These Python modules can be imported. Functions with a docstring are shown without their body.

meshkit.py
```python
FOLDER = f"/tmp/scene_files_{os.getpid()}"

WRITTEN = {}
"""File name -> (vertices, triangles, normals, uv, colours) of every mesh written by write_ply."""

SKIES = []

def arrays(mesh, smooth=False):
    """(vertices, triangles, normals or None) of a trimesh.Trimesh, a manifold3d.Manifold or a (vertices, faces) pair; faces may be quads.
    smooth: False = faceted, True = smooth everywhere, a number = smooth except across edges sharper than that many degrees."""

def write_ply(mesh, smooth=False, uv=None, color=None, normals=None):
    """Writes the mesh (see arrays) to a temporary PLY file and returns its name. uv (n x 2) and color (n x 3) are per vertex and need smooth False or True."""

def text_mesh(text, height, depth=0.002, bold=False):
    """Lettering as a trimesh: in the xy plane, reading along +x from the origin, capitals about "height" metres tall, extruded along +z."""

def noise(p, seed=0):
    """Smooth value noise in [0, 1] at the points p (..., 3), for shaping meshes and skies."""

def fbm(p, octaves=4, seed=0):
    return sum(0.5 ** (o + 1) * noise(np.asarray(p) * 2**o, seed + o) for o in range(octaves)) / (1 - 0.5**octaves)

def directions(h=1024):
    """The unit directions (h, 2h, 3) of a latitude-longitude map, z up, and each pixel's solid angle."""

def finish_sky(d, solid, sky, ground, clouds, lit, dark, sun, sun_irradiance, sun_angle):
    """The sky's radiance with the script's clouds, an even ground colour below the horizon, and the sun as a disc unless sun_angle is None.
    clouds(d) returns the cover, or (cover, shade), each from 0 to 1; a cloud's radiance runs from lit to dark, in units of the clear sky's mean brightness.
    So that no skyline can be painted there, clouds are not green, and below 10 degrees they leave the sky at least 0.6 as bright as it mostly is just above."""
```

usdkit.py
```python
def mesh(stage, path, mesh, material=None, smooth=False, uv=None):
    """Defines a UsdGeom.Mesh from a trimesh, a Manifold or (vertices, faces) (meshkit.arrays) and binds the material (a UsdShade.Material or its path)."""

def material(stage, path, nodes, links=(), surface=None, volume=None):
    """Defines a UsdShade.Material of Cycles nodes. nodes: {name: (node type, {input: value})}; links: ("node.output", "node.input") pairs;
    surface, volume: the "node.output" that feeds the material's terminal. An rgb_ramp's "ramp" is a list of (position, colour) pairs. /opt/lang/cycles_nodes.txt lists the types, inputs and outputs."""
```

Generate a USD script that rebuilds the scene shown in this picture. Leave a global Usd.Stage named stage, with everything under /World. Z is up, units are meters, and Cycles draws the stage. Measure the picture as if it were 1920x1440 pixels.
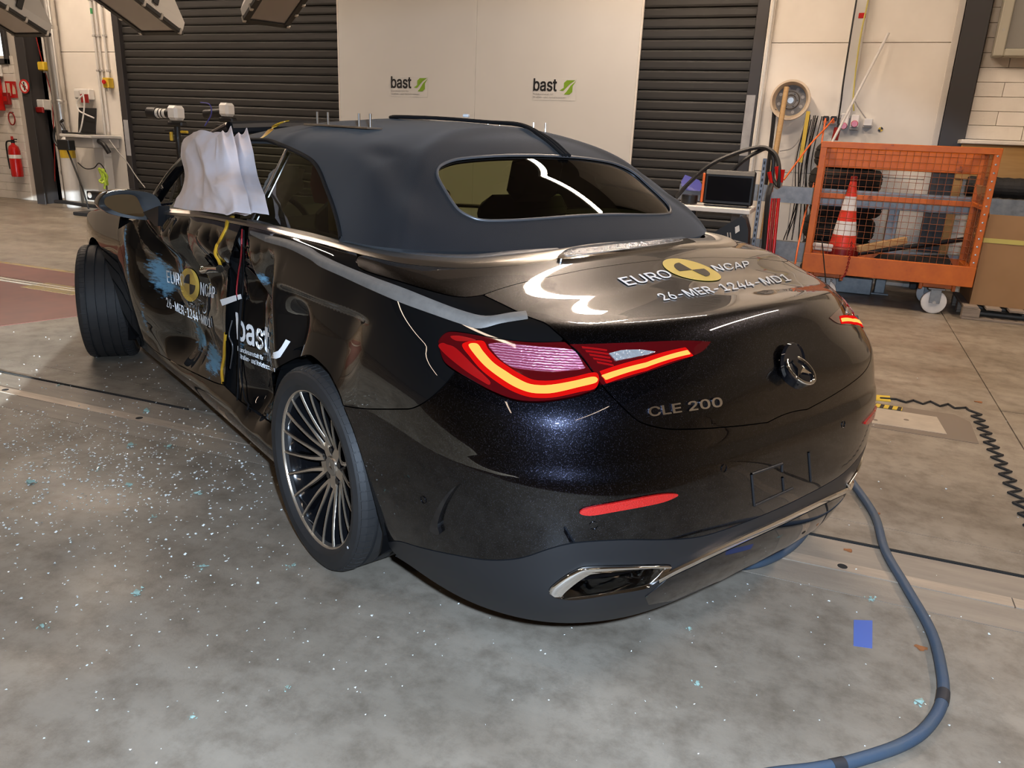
import math, random, warnings
import numpy as np, trimesh, shapely, usdkit, meshkit
from shapely.geometry import Polygon, LineString, Point, box as sbox
from scipy.spatial import Delaunay
from scipy.interpolate import PchipInterpolator as PC
from pxr import Usd, UsdGeom, UsdLux, UsdShade, Gf, Sdf, Vt
warnings.filterwarnings('ignore')
rng = np.random.default_rng(7)
random.seed(7)
stage = Usd.Stage.CreateInMemory()
UsdGeom.SetStageUpAxis(stage, UsdGeom.Tokens.z)
UsdGeom.SetStageMetersPerUnit(stage, 1.0)
UsdGeom.Xform.Define(stage, '/World')
UsdGeom.Scope.Define(stage, '/World/Looks')

# ---------------------------------------------------------------- camera (X along the back wall, Y towards it, Z up)
CAMPOS = np.array([0.98578, -2.66819, 1.3814])
TURN = math.radians(61.3)                      # the car's frame (x right, y ahead) against the hall's
YAW, PITCH, ROLL, FPX = 0.689225, 0.309480, 0.0441803, 1440.0
def axes(extra=0.0):
    a = YAW + extra
    cy, sy, cp, sp = math.cos(a), math.sin(a), math.cos(PITCH), math.sin(PITCH)
    f = np.array([sy * cp, cy * cp, -sp]); r = np.array([cy, -sy, 0.0]); u = np.cross(r, f)
    cr, sr = math.cos(ROLL), math.sin(ROLL)
    return cr * r + sr * u, -sr * r + cr * u, f
CR, CU, CF = axes()                            # camera axes in the car's frame
WR, WU, WF = axes(-TURN)                       # ... and in the hall's frame
cam = UsdGeom.Camera.Define(stage, '/World/camera')
m = Gf.Matrix4d(*WR, 0, *WU, 0, *(-WF), 0, *CAMPOS, 1)
cam.AddTransformOp().Set(m)
cam.CreateHorizontalApertureAttr(36.0); cam.CreateVerticalApertureAttr(27.0)
cam.CreateFocalLengthAttr(27.0); cam.CreateClippingRangeAttr(Gf.Vec2f(0.05, 200))
cam.CreateExposureAttr(0.0)

# ---------------------------------------------------------------- lights
def rect_light(name, pos, target, w, h, color, power):
    l = UsdLux.RectLight.Define(stage, '/World/lights/' + name)
    l.CreateWidthAttr(w); l.CreateHeightAttr(h); l.CreateColorAttr(Gf.Vec3f(*color)); l.CreateIntensityAttr(power)
    z = -(np.array(target, float) - pos); z /= np.linalg.norm(z)
    x = np.cross([0, 1, 0] if abs(z[1]) < .9 else [1, 0, 0], z); x /= np.linalg.norm(x); y = np.cross(z, x)
    l.AddTransformOp().Set(Gf.Matrix4d(*x, 0, *y, 0, *z, 0, *pos, 1))
    return l
WARM = (1.0, 0.785, 0.60)
FLASH_POS = CAMPOS + 0.12 * WR + 0.10 * WU - 0.05 * WF
fl = UsdLux.SphereLight.Define(stage, '/World/lights/flash')
fl.CreateRadiusAttr(0.03); fl.CreateColorAttr(Gf.Vec3f(0.60, 0.77, 1.0)); fl.CreateIntensityAttr(12000.0)
fz = -np.array([WF[0] * .75, WF[1] * .75, -0.62]); fz /= np.linalg.norm(fz)
fx = np.cross([0, 0, 1], fz); fx /= np.linalg.norm(fx); fy = np.cross(fz, fx)
fl.AddTransformOp().Set(Gf.Matrix4d(*fx, 0, *fy, 0, *fz, 0, *FLASH_POS, 1))
sh = UsdLux.ShapingAPI.Apply(fl.GetPrim()); sh.CreateShapingConeAngleAttr(50.0); sh.CreateShapingConeSoftnessAttr(0.08)
LAMP_POWER = 46.0

# unseen spot behind the camera, placed to light the far left wall low down
wlp = np.array([1.2, -6.5, .85]); wl_t = np.array([-10.4, 6.7, -3.15]); wz = wlp - wl_t; wz /= np.linalg.norm(wz); wx = np.cross([0, 0, 1], wz); wx /= np.linalg.norm(wx); wy = np.cross(wz, wx)
wk = UsdLux.SphereLight.Define(stage, '/World/lights/unseen_spot'); wk.CreateRadiusAttr(0.02); wk.CreateColorAttr(Gf.Vec3f(.80, .92, 1.0)); wk.CreateIntensityAttr(900000.0)
wk.AddTransformOp().Set(Gf.Matrix4d(*wx, 0, *wy, 0, *wz, 0, *wlp, 1)); sh2 = UsdLux.ShapingAPI.Apply(wk.GetPrim()); sh2.CreateShapingConeAngleAttr(11.0); sh2.CreateShapingConeSoftnessAttr(0.03)

# ---------------------------------------------------------------- helpers: prims
names = {}
def numbered(parent, name):
    k = names.get((parent, name), -1) + 1
    names[(parent, name)] = k
    return name if k == 0 else f'{name}_{k:03d}'
def setd(p, **kw):
    for k, v in kw.items():
        if v: p.SetCustomDataByKey(k, v)
    return p
def thing(name, label, cat, loc=(0, 0, 0), rz=0.0, group=None, kind=None):
    x = UsdGeom.Xform.Define(stage, '/World/' + numbered('/World', name))
    x.AddTranslateOp().Set(Gf.Vec3d(*map(float, loc)))
    if rz: x.AddRotateZOp().Set(float(rz))
    return setd(x.GetPrim(), label=label, category=cat, group=group, kind=kind)
def obj(name, mesh, mat, parent=None, label=None, cat=None, group=None, kind=None, smooth=30, normals=None, prim=None):
    root = str(parent.GetPath()) if parent is not None else '/World'
    path = root + '/' + numbered(root, name)
    if normals is None:
        v, f, n = meshkit.arrays(mesh, smooth)
    else:
        v, f = mesh; n = normals
    v = np.asarray(v, np.float32); f = np.asarray(f, np.int32)
    g = UsdGeom.Mesh.Define(stage, path)
    g.CreatePointsAttr(Vt.Vec3fArray.FromNumpy(np.ascontiguousarray(v)))
    g.CreateFaceVertexCountsAttr(Vt.IntArray.FromNumpy(np.full(len(f), 3, np.int32)))
    g.CreateFaceVertexIndicesAttr(Vt.IntArray.FromNumpy(np.ascontiguousarray(f.ravel())))
    g.CreateSubdivisionSchemeAttr('none')
    if n is not None:
        g.CreateNormalsAttr(Vt.Vec3fArray.FromNumpy(np.ascontiguousarray(np.asarray(n, np.float32)))); g.SetNormalsInterpolation('vertex')
    for k, a in (prim or {}).items():
        UsdGeom.PrimvarsAPI(g).CreatePrimvar(k, Sdf.ValueTypeNames.FloatArray, 'vertex').Set(Vt.FloatArray.FromNumpy(np.asarray(a, np.float32)))
    UsdShade.MaterialBindingAPI.Apply(g.GetPrim()).Bind(mat)
    return setd(g.GetPrim(), label=label, category=cat, group=group, kind=kind)
def copy_of(src, label, loc, rz=0.0, group=None, cat=None):
    was = src.GetCustomData()
    r = thing(src.GetName().split('_0')[0], label or was['label'], cat or was['category'], loc, rz, group or was.get('group'))
    r.GetReferences().AddInternalReference(src.GetPath()); r.SetInstanceable(True)
    return r

# ---------------------------------------------------------------- helpers: shapes
def cat(ms): return trimesh.util.concatenate(ms)
def bx(x0, x1, y0, y1, z0, z1, b=0.0):
    if b <= 0:
        m = trimesh.creation.box([x1 - x0, y1 - y0, z1 - z0])
    else:
        b = min(b, (x1 - x0) * .45, (y1 - y0) * .45, (z1 - z0) * .45)
        P = []
        for sx in (-1, 1):
            for sy in (-1, 1):
                for sz in (-1, 1):
                    h = np.array([(x1 - x0) / 2 * sx, (y1 - y0) / 2 * sy, (z1 - z0) / 2 * sz]); s = np.array([sx, sy, sz]) * b
                    for k in range(3):
                        q = h - s; q[k] = h[k]; P.append(q)
        m = trimesh.convex.convex_hull(np.array(P))
    m.apply_translation([(x0 + x1) / 2, (y0 + y1) / 2, (z0 + z1) / 2])
    return m
def cyl(p, q, r, n=16, r2=None):
    p, q = np.array(p, float), np.array(q, float); d = q - p; L = np.linalg.norm(d); d /= L
    a = np.cross(d, [0, 0, 1] if abs(d[2]) < .9 else [1, 0, 0]); a /= np.linalg.norm(a); b = np.cross(d, a)
    t = np.arange(n) * 2 * np.pi / n; ring = np.cos(t)[:, None] * a + np.sin(t)[:, None] * b
    r2 = r if r2 is None else r2
    v = np.vstack([p + ring * r, q + ring * r2, [p], [q]]); i = np.arange(n); j = (i + 1) % n
    f = np.vstack([np.c_[i, j, j + n], np.c_[i, j + n, i + n], np.c_[j, i, np.full(n, 2 * n)], np.c_[i + n, j + n, np.full(n, 2 * n + 1)]])
    m = trimesh.Trimesh(v, f, process=False); return m
def spline(P, n=8, closed=False):
    P = np.array(P, float)
    if closed: Q = np.vstack([P[-1], P, P[0], P[1]])
    else: Q = np.vstack([2 * P[0] - P[1], P, 2 * P[-1] - P[-2]])
    out = []
    for i in range(len(Q) - 3):
        a, b, c, d = Q[i:i + 4]; t = np.linspace(0, 1, n, endpoint=False)[:, None]
        out.append(.5 * (2 * b + (c - a) * t + (2 * a - 5 * b + 4 * c - d) * t**2 + (3 * b - a - 3 * c + d) * t**3))
    out = np.vstack(out)
    return out if closed else np.vstack([out, P[-1]])
def tube(P, r, n=10, closed=False, caps=True):
    P = np.array(P, float); N = len(P)
    T = np.gradient(P, axis=0) if not closed else np.roll(P, -1, 0) - np.roll(P, 1, 0)
    T /= np.maximum(np.linalg.norm(T, axis=1, keepdims=True), 1e-9)
    a = np.cross(T[0], [0, 0, 1]);
    if np.linalg.norm(a) < .2: a = np.cross(T[0], [1, 0, 0])
    a /= np.linalg.norm(a); A = []
    for k in range(N):
        a = a - T[k] * (a @ T[k]); a /= np.linalg.norm(a); A.append(a)
    A = np.array(A); B = np.cross(T, A); t = np.arange(n) * 2 * np.pi / n
    r = np.broadcast_to(np.asarray(r, float), (N,))
    v = (P[:, None] + r[:, None, None] * (np.cos(t)[None, :, None] * A[:, None] + np.sin(t)[None, :, None] * B[:, None])).reshape(-1, 3)
    M = N if closed else N - 1; F = []
    i = np.arange(n); j = (i + 1) % n
    for k in range(M):
        a0, b0 = k * n, ((k + 1) % N) * n
        F += [np.c_[a0 + i, a0 + j, b0 + j], np.c_[a0 + i, b0 + j, b0 + i]]
    if caps and not closed:
        v = np.vstack([v, P[0], P[-1]]); F += [np.c_[j, i, np.full(n, N * n)], np.c_[(N - 1) * n + i, (N - 1) * n + j, np.full(n, N * n + 1)]]
    m = trimesh.Trimesh(v, np.vstack(F)[:, ::-1], process=False)
    return m
def lathe(prof, n=32, axis='z'):
    """prof: (radius, height) points, from bottom to top on the outside."""
    prof = np.array(prof, float); t = np.arange(n) * 2 * np.pi / n
    v = np.stack([prof[:, None, 0] * np.cos(t), prof[:, None, 0] * np.sin(t), np.repeat(prof[:, 1:2], n, 1)], -1).reshape(-1, 3)
    F = []; i = np.arange(n); j = (i + 1) % n
    for k in range(len(prof) - 1):
        F += [np.c_[k * n + i, k * n + j, (k + 1) * n + j], np.c_[k * n + i, (k + 1) * n + j, (k + 1) * n + i]]
    m = trimesh.Trimesh(v, np.vstack(F), process=False)
    if axis == 'x': m.apply_transform([[0, 0, 1, 0], [1, 0, 0, 0], [0, 1, 0, 0], [0, 0, 0, 1]])
    if axis == 'y': m.apply_transform([[0, 1, 0, 0], [0, 0, 1, 0], [1, 0, 0, 0], [0, 0, 0, 1]])
    return m
def ext(poly, d):
    """A shapely polygon (or a list of xy points) extruded by d along +z."""
    if not hasattr(poly, 'geom_type'): poly = Polygon(poly)
    gs = getattr(poly, 'geoms', [poly])
    return cat([trimesh.creation.extrude_polygon(g, d, engine='earcut') for g in gs if g.area > 1e-10])
def place(m, o, ex, ey, ez=None):
    ex, ey = np.array(ex, float), np.array(ey, float); ez = np.cross(ex, ey) if ez is None else np.array(ez, float)
    T = np.eye(4); T[:3, 0], T[:3, 1], T[:3, 2], T[:3, 3] = ex, ey, ez, o
    m = m.copy(); m.apply_transform(T); return m
def wallmount(m, x, z, y):
    """xy drawing (x right, y up, +z out of the wall) put on a wall that faces -Y."""
    return place(m, (x, y, z), (1, 0, 0), (0, 0, 1))
_texts = {}
def text(s, h, d=0.002, bold=False, width=None):
    m = meshkit.text_mesh(s, h, d, bold)
    b = m.bounds; m.apply_translation([-b[0, 0], -b[0, 1] if False else 0, 0])
    if width: m.apply_scale([width / (b[1, 0] - b[0, 0]), 1, 1])
    return m

# ---------------------------------------------------------------- helpers: materials
def mk(name, nodes, links, surface): return usdkit.material(stage, '/World/Looks/' + name, nodes, links, surface)
def pbr(name, color, rough=.5, metal=0., noise=None, bump=None, coat=0., spec=.5, **kw):
    """Principled; noise=(scale, second colour, detail[, stretch]) mixes two tones; bump=(scale, strength)."""
    n = {'p': ('principled_bsdf', dict(base_color=color, roughness=rough, metallic=metal, coat_weight=coat, specular_ior_level=spec, **kw))}
    l = []
    if noise or bump: n['tc'] = ('texture_coordinate', {})
    if noise:
        st = noise[3] if len(noise) > 3 else (1, 1, 1)
        n['mp'] = ('mapping', {'scale': st}); n['no'] = ('noise_texture', {'scale': noise[0], 'detail': noise[2] if len(noise) > 2 else 4.0, 'roughness': .6})
        n['ra'] = ('rgb_ramp', {'ramp': [(.3, color), (.7, noise[1])]})
        l += [('tc.object', 'mp.vector'), ('mp.vector', 'no.vector'), ('no.fac', 'ra.fac'), ('ra.color', 'p.base_color')]
    if bump:
        n['nb'] = ('noise_texture', {'scale': bump[0], 'detail': 3.0}); n['bu'] = ('bump', {'strength': bump[1], 'distance': bump[2] if len(bump) > 2 else .002})
        l += [('tc.object', 'nb.vector'), ('nb.fac', 'bu.height'), ('bu.normal', 'p.normal')]
    return mk(name, n, l, 'p.BSDF')
def glow(name, color, strength):
    return mk(name, {'e': ('emission', {'color': color, 'strength': strength})}, [], 'e.emission')
def pane(name, tint, ior=1.45, rough=0.0, gloss=(1, 1, 1)):
    return mk(name, {'t': ('transparent_bsdf', {'color': tint}), 'g': ('glossy_bsdf', {'color': gloss, 'roughness': rough}), 'f': ('fresnel', {'IOR': ior}), 'm': ('mix_closure', {})},
              [('f.fac', 'm.fac'), ('t.BSDF', 'm.closure1'), ('g.BSDF', 'm.closure2')], 'm.closure')
# ================================================================ the hall
R = {}
R['concrete'] = mk('concrete_floor', {'tc': ('texture_coordinate', {}), 'm': ('mapping', {'scale': (.55, 1.6, 1)}), 'a': ('noise_texture', {'scale': 1.3, 'detail': 8.0, 'roughness': .62}), 'b': ('noise_texture', {'scale': 9.0, 'detail': 6.0, 'roughness': .7}),
              'r': ('rgb_ramp', {'ramp': [(.30, (.20, .165, .125)), (.5, (.285, .242, .190)), (.72, (.36, .312, .25))]}), 'r2': ('rgb_ramp', {'ramp': [(.30, (.62, .60, .58)), (.55, (1, 1, 1)), (.8, (1.12, 1.12, 1.12))]}), 'x': ('mix', {'mix_type': 'multiply', 'fac': 1.0}),
              's': ('noise_texture', {'scale': 2.2, 'detail': 4.0}), 'sr': ('map_range', {'from_min': .3, 'from_max': .7, 'to_min': .30, 'to_max': .58}), 'g': ('noise_texture', {'scale': 160.0, 'detail': 3.0}), 'bu': ('bump', {'strength': .25, 'distance': .0015}), 'p': ('principled_bsdf', {'specular_ior_level': .45})},
              [('tc.object', 'm.vector'), ('m.vector', 'a.vector'), ('tc.object', 'b.vector'), ('tc.object', 's.vector'), ('tc.object', 'g.vector'), ('a.fac', 'r.fac'), ('b.fac', 'r2.fac'), ('r.color', 'x.color1'), ('r2.color', 'x.color2'), ('x.color', 'p.base_color'),
               ('s.fac', 'sr.value'), ('sr.result', 'p.roughness'), ('g.fac', 'bu.height'), ('bu.normal', 'p.normal')], 'p.BSDF')
R['concrete2'] = pbr('concrete_strip', (.37, .31, .24), .5, noise=(6, (.27, .225, .18), 6, (.4, 3, 1)), bump=(120, .3))
R['rail'] = pbr('worn_steel_rail', (.58, .48, .37), .42, .25, noise=(9, (.40, .33, .26), 6, (.5, 3, 1)))
R['groove'] = pbr('dark_groove', (.02, .018, .016), .9)
R['redfloor'] = pbr('red_painted_floor', (.22, .075, .055), .5, noise=(4, (.16, .06, .05), 6))
R['patch'] = pbr('pale_cover_plate', (.50, .43, .34), .5, noise=(8, (.40, .34, .27), 5))
R['patch2'] = pbr('brown_cover_edge', (.20, .16, .125), .55)
R['plaster'] = pbr('white_plaster', (.80, .75, .68), .75, noise=(2.5, (.74, .69, .62), 5), bump=(60, .15, .002))
R['block'] = pbr('white_painted_block', (.78, .73, .66), .7, noise=(5, (.72, .67, .60), 4), bump=(90, .3, .003))
R['block2'] = pbr('white_painted_block_b', (.74, .69, .62), .7, noise=(5, (.69, .64, .57), 4), bump=(90, .3, .003))
R['mortar'] = pbr('painted_mortar', (.58, .53, .47), .85)
R['anthracite'] = pbr('anthracite_paint', (.038, .035, .036), .45)
R['slat'] = pbr('grey_door_slat', (.030, .029, .028), .5, noise=(1.2, (.038, .036, .034), 3), spec=.35)
R['slatw'] = pbr('worn_grey_paint', (.30, .30, .31), .6, noise=(6, (.42, .42, .43), 5))
R['ceil'] = pbr('ceiling_sheet', (.16, .15, .14), .8)
R['steelw'] = pbr('side_wall_paint', (.36, .34, .31), .8)
R['daylight'] = glow('window_daylight', (.92, .96, 1.0), 1.5)
R['lamp'] = glow('lamp_tube', WARM, LAMP_POWER * 2.6)
R['lampdim'] = glow('lamp_tube_dim', WARM, LAMP_POWER * .35)
R['lampbox'] = pbr('lamp_housing', (.7, .7, .68), .5)
YW = 6.80                                      # the back wall's face
def ry(x): return .024 * (x - 1.75)
floor = setd(UsdGeom.Xform.Define(stage, '/World/floor').GetPrim(), label='worn concrete hall floor with sunken rails', category='floor', kind='structure')
def fpoly(pts, z0=-.05, z1=0.): m = ext(pts, z1 - z0); m.apply_translation([0, 0, z0]); return m
def zone(x0, x1, a, b, z0=-.05, z1=0.): return fpoly([(x0, ry(x0) + a), (x1, ry(x1) + a), (x1, ry(x1) + b), (x0, ry(x0) + b)], z0, z1)
obj('sub_base', bx(-14, 8, -9, 6.9, -.12, -.05), R['groove'], floor)
obj('slab', fpoly([(-14, -9), (8, -9), (8, ry(8) - .182), (-14, ry(-14) - .182)]), R['concrete'], floor)
obj('slab', fpoly([(-14, ry(-14) + .392), (2.042, ry(2.042) + .392), (2.042, 6.9), (-14, 6.9)]), R['concrete'], floor)
obj('slab', fpoly([(2.049, ry(2.049) + .392), (8, ry(8) + .392), (8, 2.42), (2.049, 2.30)]), R['concrete'], floor)
obj('slab', fpoly([(2.049, 2.307), (8, 2.427), (8, 6.9), (2.049, 6.9)]), R['concrete'], floor)
obj('rail_bed', zone(-14, 8, -.178, -.034), R['concrete2'], floor); obj('rail_bed', zone(-14, 8, .034, .197), R['concrete2'], floor); obj('rail_bed', zone(-14, 8, .222, .389), R['concrete'], floor)
x = -13.9
while x < 8:
    obj('rail', zone(x, min(x + 2.6, 8), -.030, .030, -.05, .002), R['rail'], floor); x += 2.604
for x in (-4.2, -2.92, -2.0, -1.1, -.1, .55, 1.2, 1.85, 3.0): obj('rail_hole', lathe([(0, .0), (.017, .0)], 16).apply_translation([x, ry(x), .0026]), R['groove'], floor)
for x0, x1 in ((-14, -1.9), (.75, 8)):
    P = [(xx, ry(xx) + .21, -.003) for xx in np.linspace(x0, x1, 30)]; obj('groove_cable', tube(P, .008, 6), R['groove'], floor)
obj('red_panel', fpoly([(-9.5, 1.95), (-5.0, 1.95), (-5.0, 2.40), (-9.5, 2.40)], -.01, .003), R['redfloor'], floor)
obj('red_panel', fpoly([(-9.5, .76), (-4.20, .76), (-4.02, 1.30), (-4.02, 1.80), (-9.5, 1.80)], -.01, .003), R['redfloor'], floor)
for y in (1.84, 1.90): obj('rail', bx(-10, -3.4, y - .012, y + .012, -.01, .006), R['rail'], floor)
obj('yellow_mark', fpoly([(-9.5, 2.40), (-5.0, 2.40), (-5.0, 2.46), (-9.5, 2.46)], -.01, .0035), pbr('yellow_floor_paint', (.40, .26, .05), .6, noise=(18, (.24, .2, .15), 5)), floor)
obj('yellow_mark', fpoly([(-5.3, 1.72), (-4.7, 1.72), (-4.7, 1.96), (-5.3, 1.96)], -.01, .0045), stage.GetPrimAtPath('/World/Looks/yellow_floor_paint') and UsdShade.Material.Get(stage, '/World/Looks/yellow_floor_paint'), floor)
obj('cover_edge', fpoly([(1.0, 2.08), (1.784, 2.078), (1.848, 1.98), (1.842, 1.62), (1.0, 1.615)], -.01, .002), R['patch2'], floor)
cv = obj('cover_plate', fpoly([(1.0, 1.975), (1.683, 1.972), (1.704, 1.69), (1.0, 1.665)], -.01, .004), R['patch'], floor)
for x, y in ((1.36, 1.90), (1.52, 1.83), (1.36, 1.74)): obj('plate_screw', lathe([(0, .0055), (.012, .0055), (.014, .004)], 12).apply_translation([x, y, 0]), R['patch2'], floor)
obj('joint_line', fpoly([(-2.9, -.39), (-2.5, -.46), (-2.5, -.47), (-2.9, -.40)], 0, .001), R['groove'], floor)
# back wall: plaster panels, block courses, doors
wall = setd(UsdGeom.Xform.Define(stage, '/World/wall_back').GetPrim(), label='white back wall of plaster panels and painted blocks', category='wall', kind='structure')
obj('core', cat([bx(-14, -9.6, YW + .03, YW + .3, 0, 6.5), bx(.02, 8, YW + .03, YW + .3, 0, 6.5), bx(-9.6, .02, YW + .2, YW + .35, 0, 6.5), bx(-9.6, .02, YW + .02, YW + .3, 4.2, 6.5), bx(-4.95, -4.55, YW + .0, YW + .3, 0, 4.2)]), R['mortar'], wall)
for z0, z1 in ((.0, 2.382), (2.388, 4.4), (4.406, 6.5)): obj('panel', bx(-11.36, -9.61, YW, YW + .04, z0, z1, .003), R['plaster'], wall)
for z0, z1 in ((.0, 1.14), (1.146, 2.484), (2.490, 4.4), (4.406, 6.5)): obj('panel', bx(.06, 1.862, YW, YW + .04, z0, z1, .003), R['plaster'], wall)
obj('pillar_strip', bx(1.80, 1.862, YW - .012, YW + .03, 0, 6.5, .003), R['block'], wall)
def courses(x0, x1, z0, z1, L=.50, hh=.137):
    k = 0; z = z0
    while z < z1:
        x = x0 - (L / 2 if k % 2 else 0)
        while x < x1:
            a, b = max(x, x0), min(x + L, x1)
            if b - a > .04: obj('block', bx(a + .002, b - .002, YW + rng.uniform(0, .003), YW + .06, z + .002, z + hh - .002, .003), R['block'] if rng.random() < .7 else R['block2'], wall)
            x += L
        z += hh; k += 1
courses(2.10, 3.6, .20, 3.2); courses(-13.3, -11.95, .0, 2.2)
obj('far_wall', cat([bx(3.6, 8, YW, YW + .06, 0, 6.5), bx(2.1, 3.6, YW, YW + .06, 3.21, 6.5), bx(-13.3, -11.95, YW, YW + .06, 3.2, 6.5), bx(2.1, 3.6, YW, YW + .06, 0, .2)]), R['block'], wall)
win = setd(UsdGeom.Xform.Define(stage, '/World/window_1').GetPrim(), label='bright window high in the far left corner', category='window', kind='structure')
obj('pane', bx(-13.3, -12.08, YW + .02, YW + .04, 2.28, 3.2), R['daylight'], win); obj('frame', cat([bx(-13.3, -12.0, YW - .04, YW + .02, 2.20, 2.28, .006), bx(-12.08, -12.0, YW - .04, YW + .02, 2.2, 3.2, .006)]), R['anthracite'], win)
for n, x0, x1 in (('door_1', -9.47, -4.98), ('door_2', -4.52, -.13)):
    d = setd(UsdGeom.Xform.Define(stage, '/World/' + n).GetPrim(), label='dark grey roller door on the ' + ('left' if n == 'door_1' else 'right'), category='door', kind='structure')
    prof = [(0, .0), (.018, .010), (.022, .03), (.020, .085), (.008, .1035), (0, .1065)]
    sl = cat([trimesh.Trimesh(np.array([(xx, YW + .06 - a, b) for xx in (x0, x1) for a, b in prof]), [[i, i + 6, i + 7] for i in range(5)] + [[i, i + 7, i + 1] for i in range(5)], process=False)]); sl.faces = sl.faces[:, ::-1]
    for k in range(34):
        m = sl.copy(); m.apply_translation([0, 0, .02 + k * .1093]); obj('slat', m, R['slat'], d, smooth=False)
    for s, xx in ((-1, x0), (1, x1)):
        obj('guide_rail', bx(min(xx, xx + s * .125), max(xx, xx + s * .125), YW - .03, YW + .10, 0, 4.2, .004), R['anthracite'], d)
        if (n, s) in (('door_1', -1), ('door_2', 1)):
            z0, z1 = (.86, 1.40) if s < 0 else (1.30, 1.95); obj('worn_patch', bx(min(xx, xx + s * .10) + .004, max(xx, xx + s * .10), YW - .034, YW - .028, z0, z1, .002), R['slatw'], d)
    obj('back_sheet', bx(x0, x1, YW + .085, YW + .10, 0, 4.2), R['groove'], d)
setd(obj('trim_1', bx(.0, .06, YW - .05, YW + .04, 0, 6.5, .006), R['block'], label='white post beside the right roller door', cat='trim'), kind='structure')
obj('conduit', cat([cyl((.035, YW - .075, .2), (.035, YW - .075, 5), .010, 8)]), R['lampbox'], stage.GetPrimAtPath('/World/wall_back'))
for n, x0, x1, yy in (('trim_2', 1.864, 2.085, YW - .10), ('trim_3', -11.385, -11.19, YW - .32)):
    c = setd(UsdGeom.Xform.Define(stage, '/World/' + n).GetPrim(), label='anthracite steel column ' + ('right of the wall sockets' if n == 'trim_2' else 'left of the silver duct'), category='column', kind='structure')
    obj('flange', bx(x0, x1, yy, yy + .02, 0, 6.5, .002), R['anthracite'], c); obj('web', bx((x0 + x1) / 2 - .006, (x0 + x1) / 2 + .006, yy + .02, YW + .02, 0, 6.5), R['anthracite'], c)
    obj('flange', bx(x0, x1, YW - .0, YW + .02, 0, 6.5, .002), R['anthracite'], c)
for n, m in (('wall_left', bx(-14.1, -13.3, -9, 7, 0, 6.5)), ('wall_right', bx(8, 8.2, -9, 7, 0, 6.5)), ('wall_front', bx(-14, 8, -9.2, -9, 0, 6.5))):
    setd(obj(n, m, R['steelw'], label=n.replace('_', ' ') + ' of the hall, painted pale', cat='wall'), kind='structure')
setd(obj('ceiling', bx(-14, 8, -9, 7, 6.5, 6.7), R['ceil'], label='unseen dark sheet ceiling of the hall', cat='ceiling'), kind='structure')  # out of view, kept dark so the car's paint mirrors little light
# unseen ceiling lamps, set to light the hall and mirror in the car's paint
def lamp(x0, y0, x1, y1, z, dim=False, w=.12):
    t = thing('unseen_ceiling_lamp', f'unseen long ceiling lamp hanging over X {x0:.0f}, Y {y0:.0f}', 'lamp', ((x0 + x1) / 2, (y0 + y1) / 2, z)); dx, dy = (x1 - x0) / 2, (y1 - y0) / 2; UsdGeom.Xformable(t).AddRotateZOp().Set(math.degrees(math.atan2(dy, dx))); a, b = math.hypot(dx, dy), w / 2
    obj('housing', bx(-a - .02, a + .02, -b - .02, b + .02, .0, .06, .01), R['lampbox'], t); obj('tube', bx(-a, a, -b, b, -.02, -.001), R['lampdim' if dim else 'lamp'], t)
    obj('suspension', cat([cyl((s * a * .8, s * b * .8 if b > a else 0, .06), (s * a * .8, s * b * .8 if b > a else 0, 6.5 - z), .006, 6) for s in (-1, 1)]), R['anthracite'], t); return t
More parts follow.
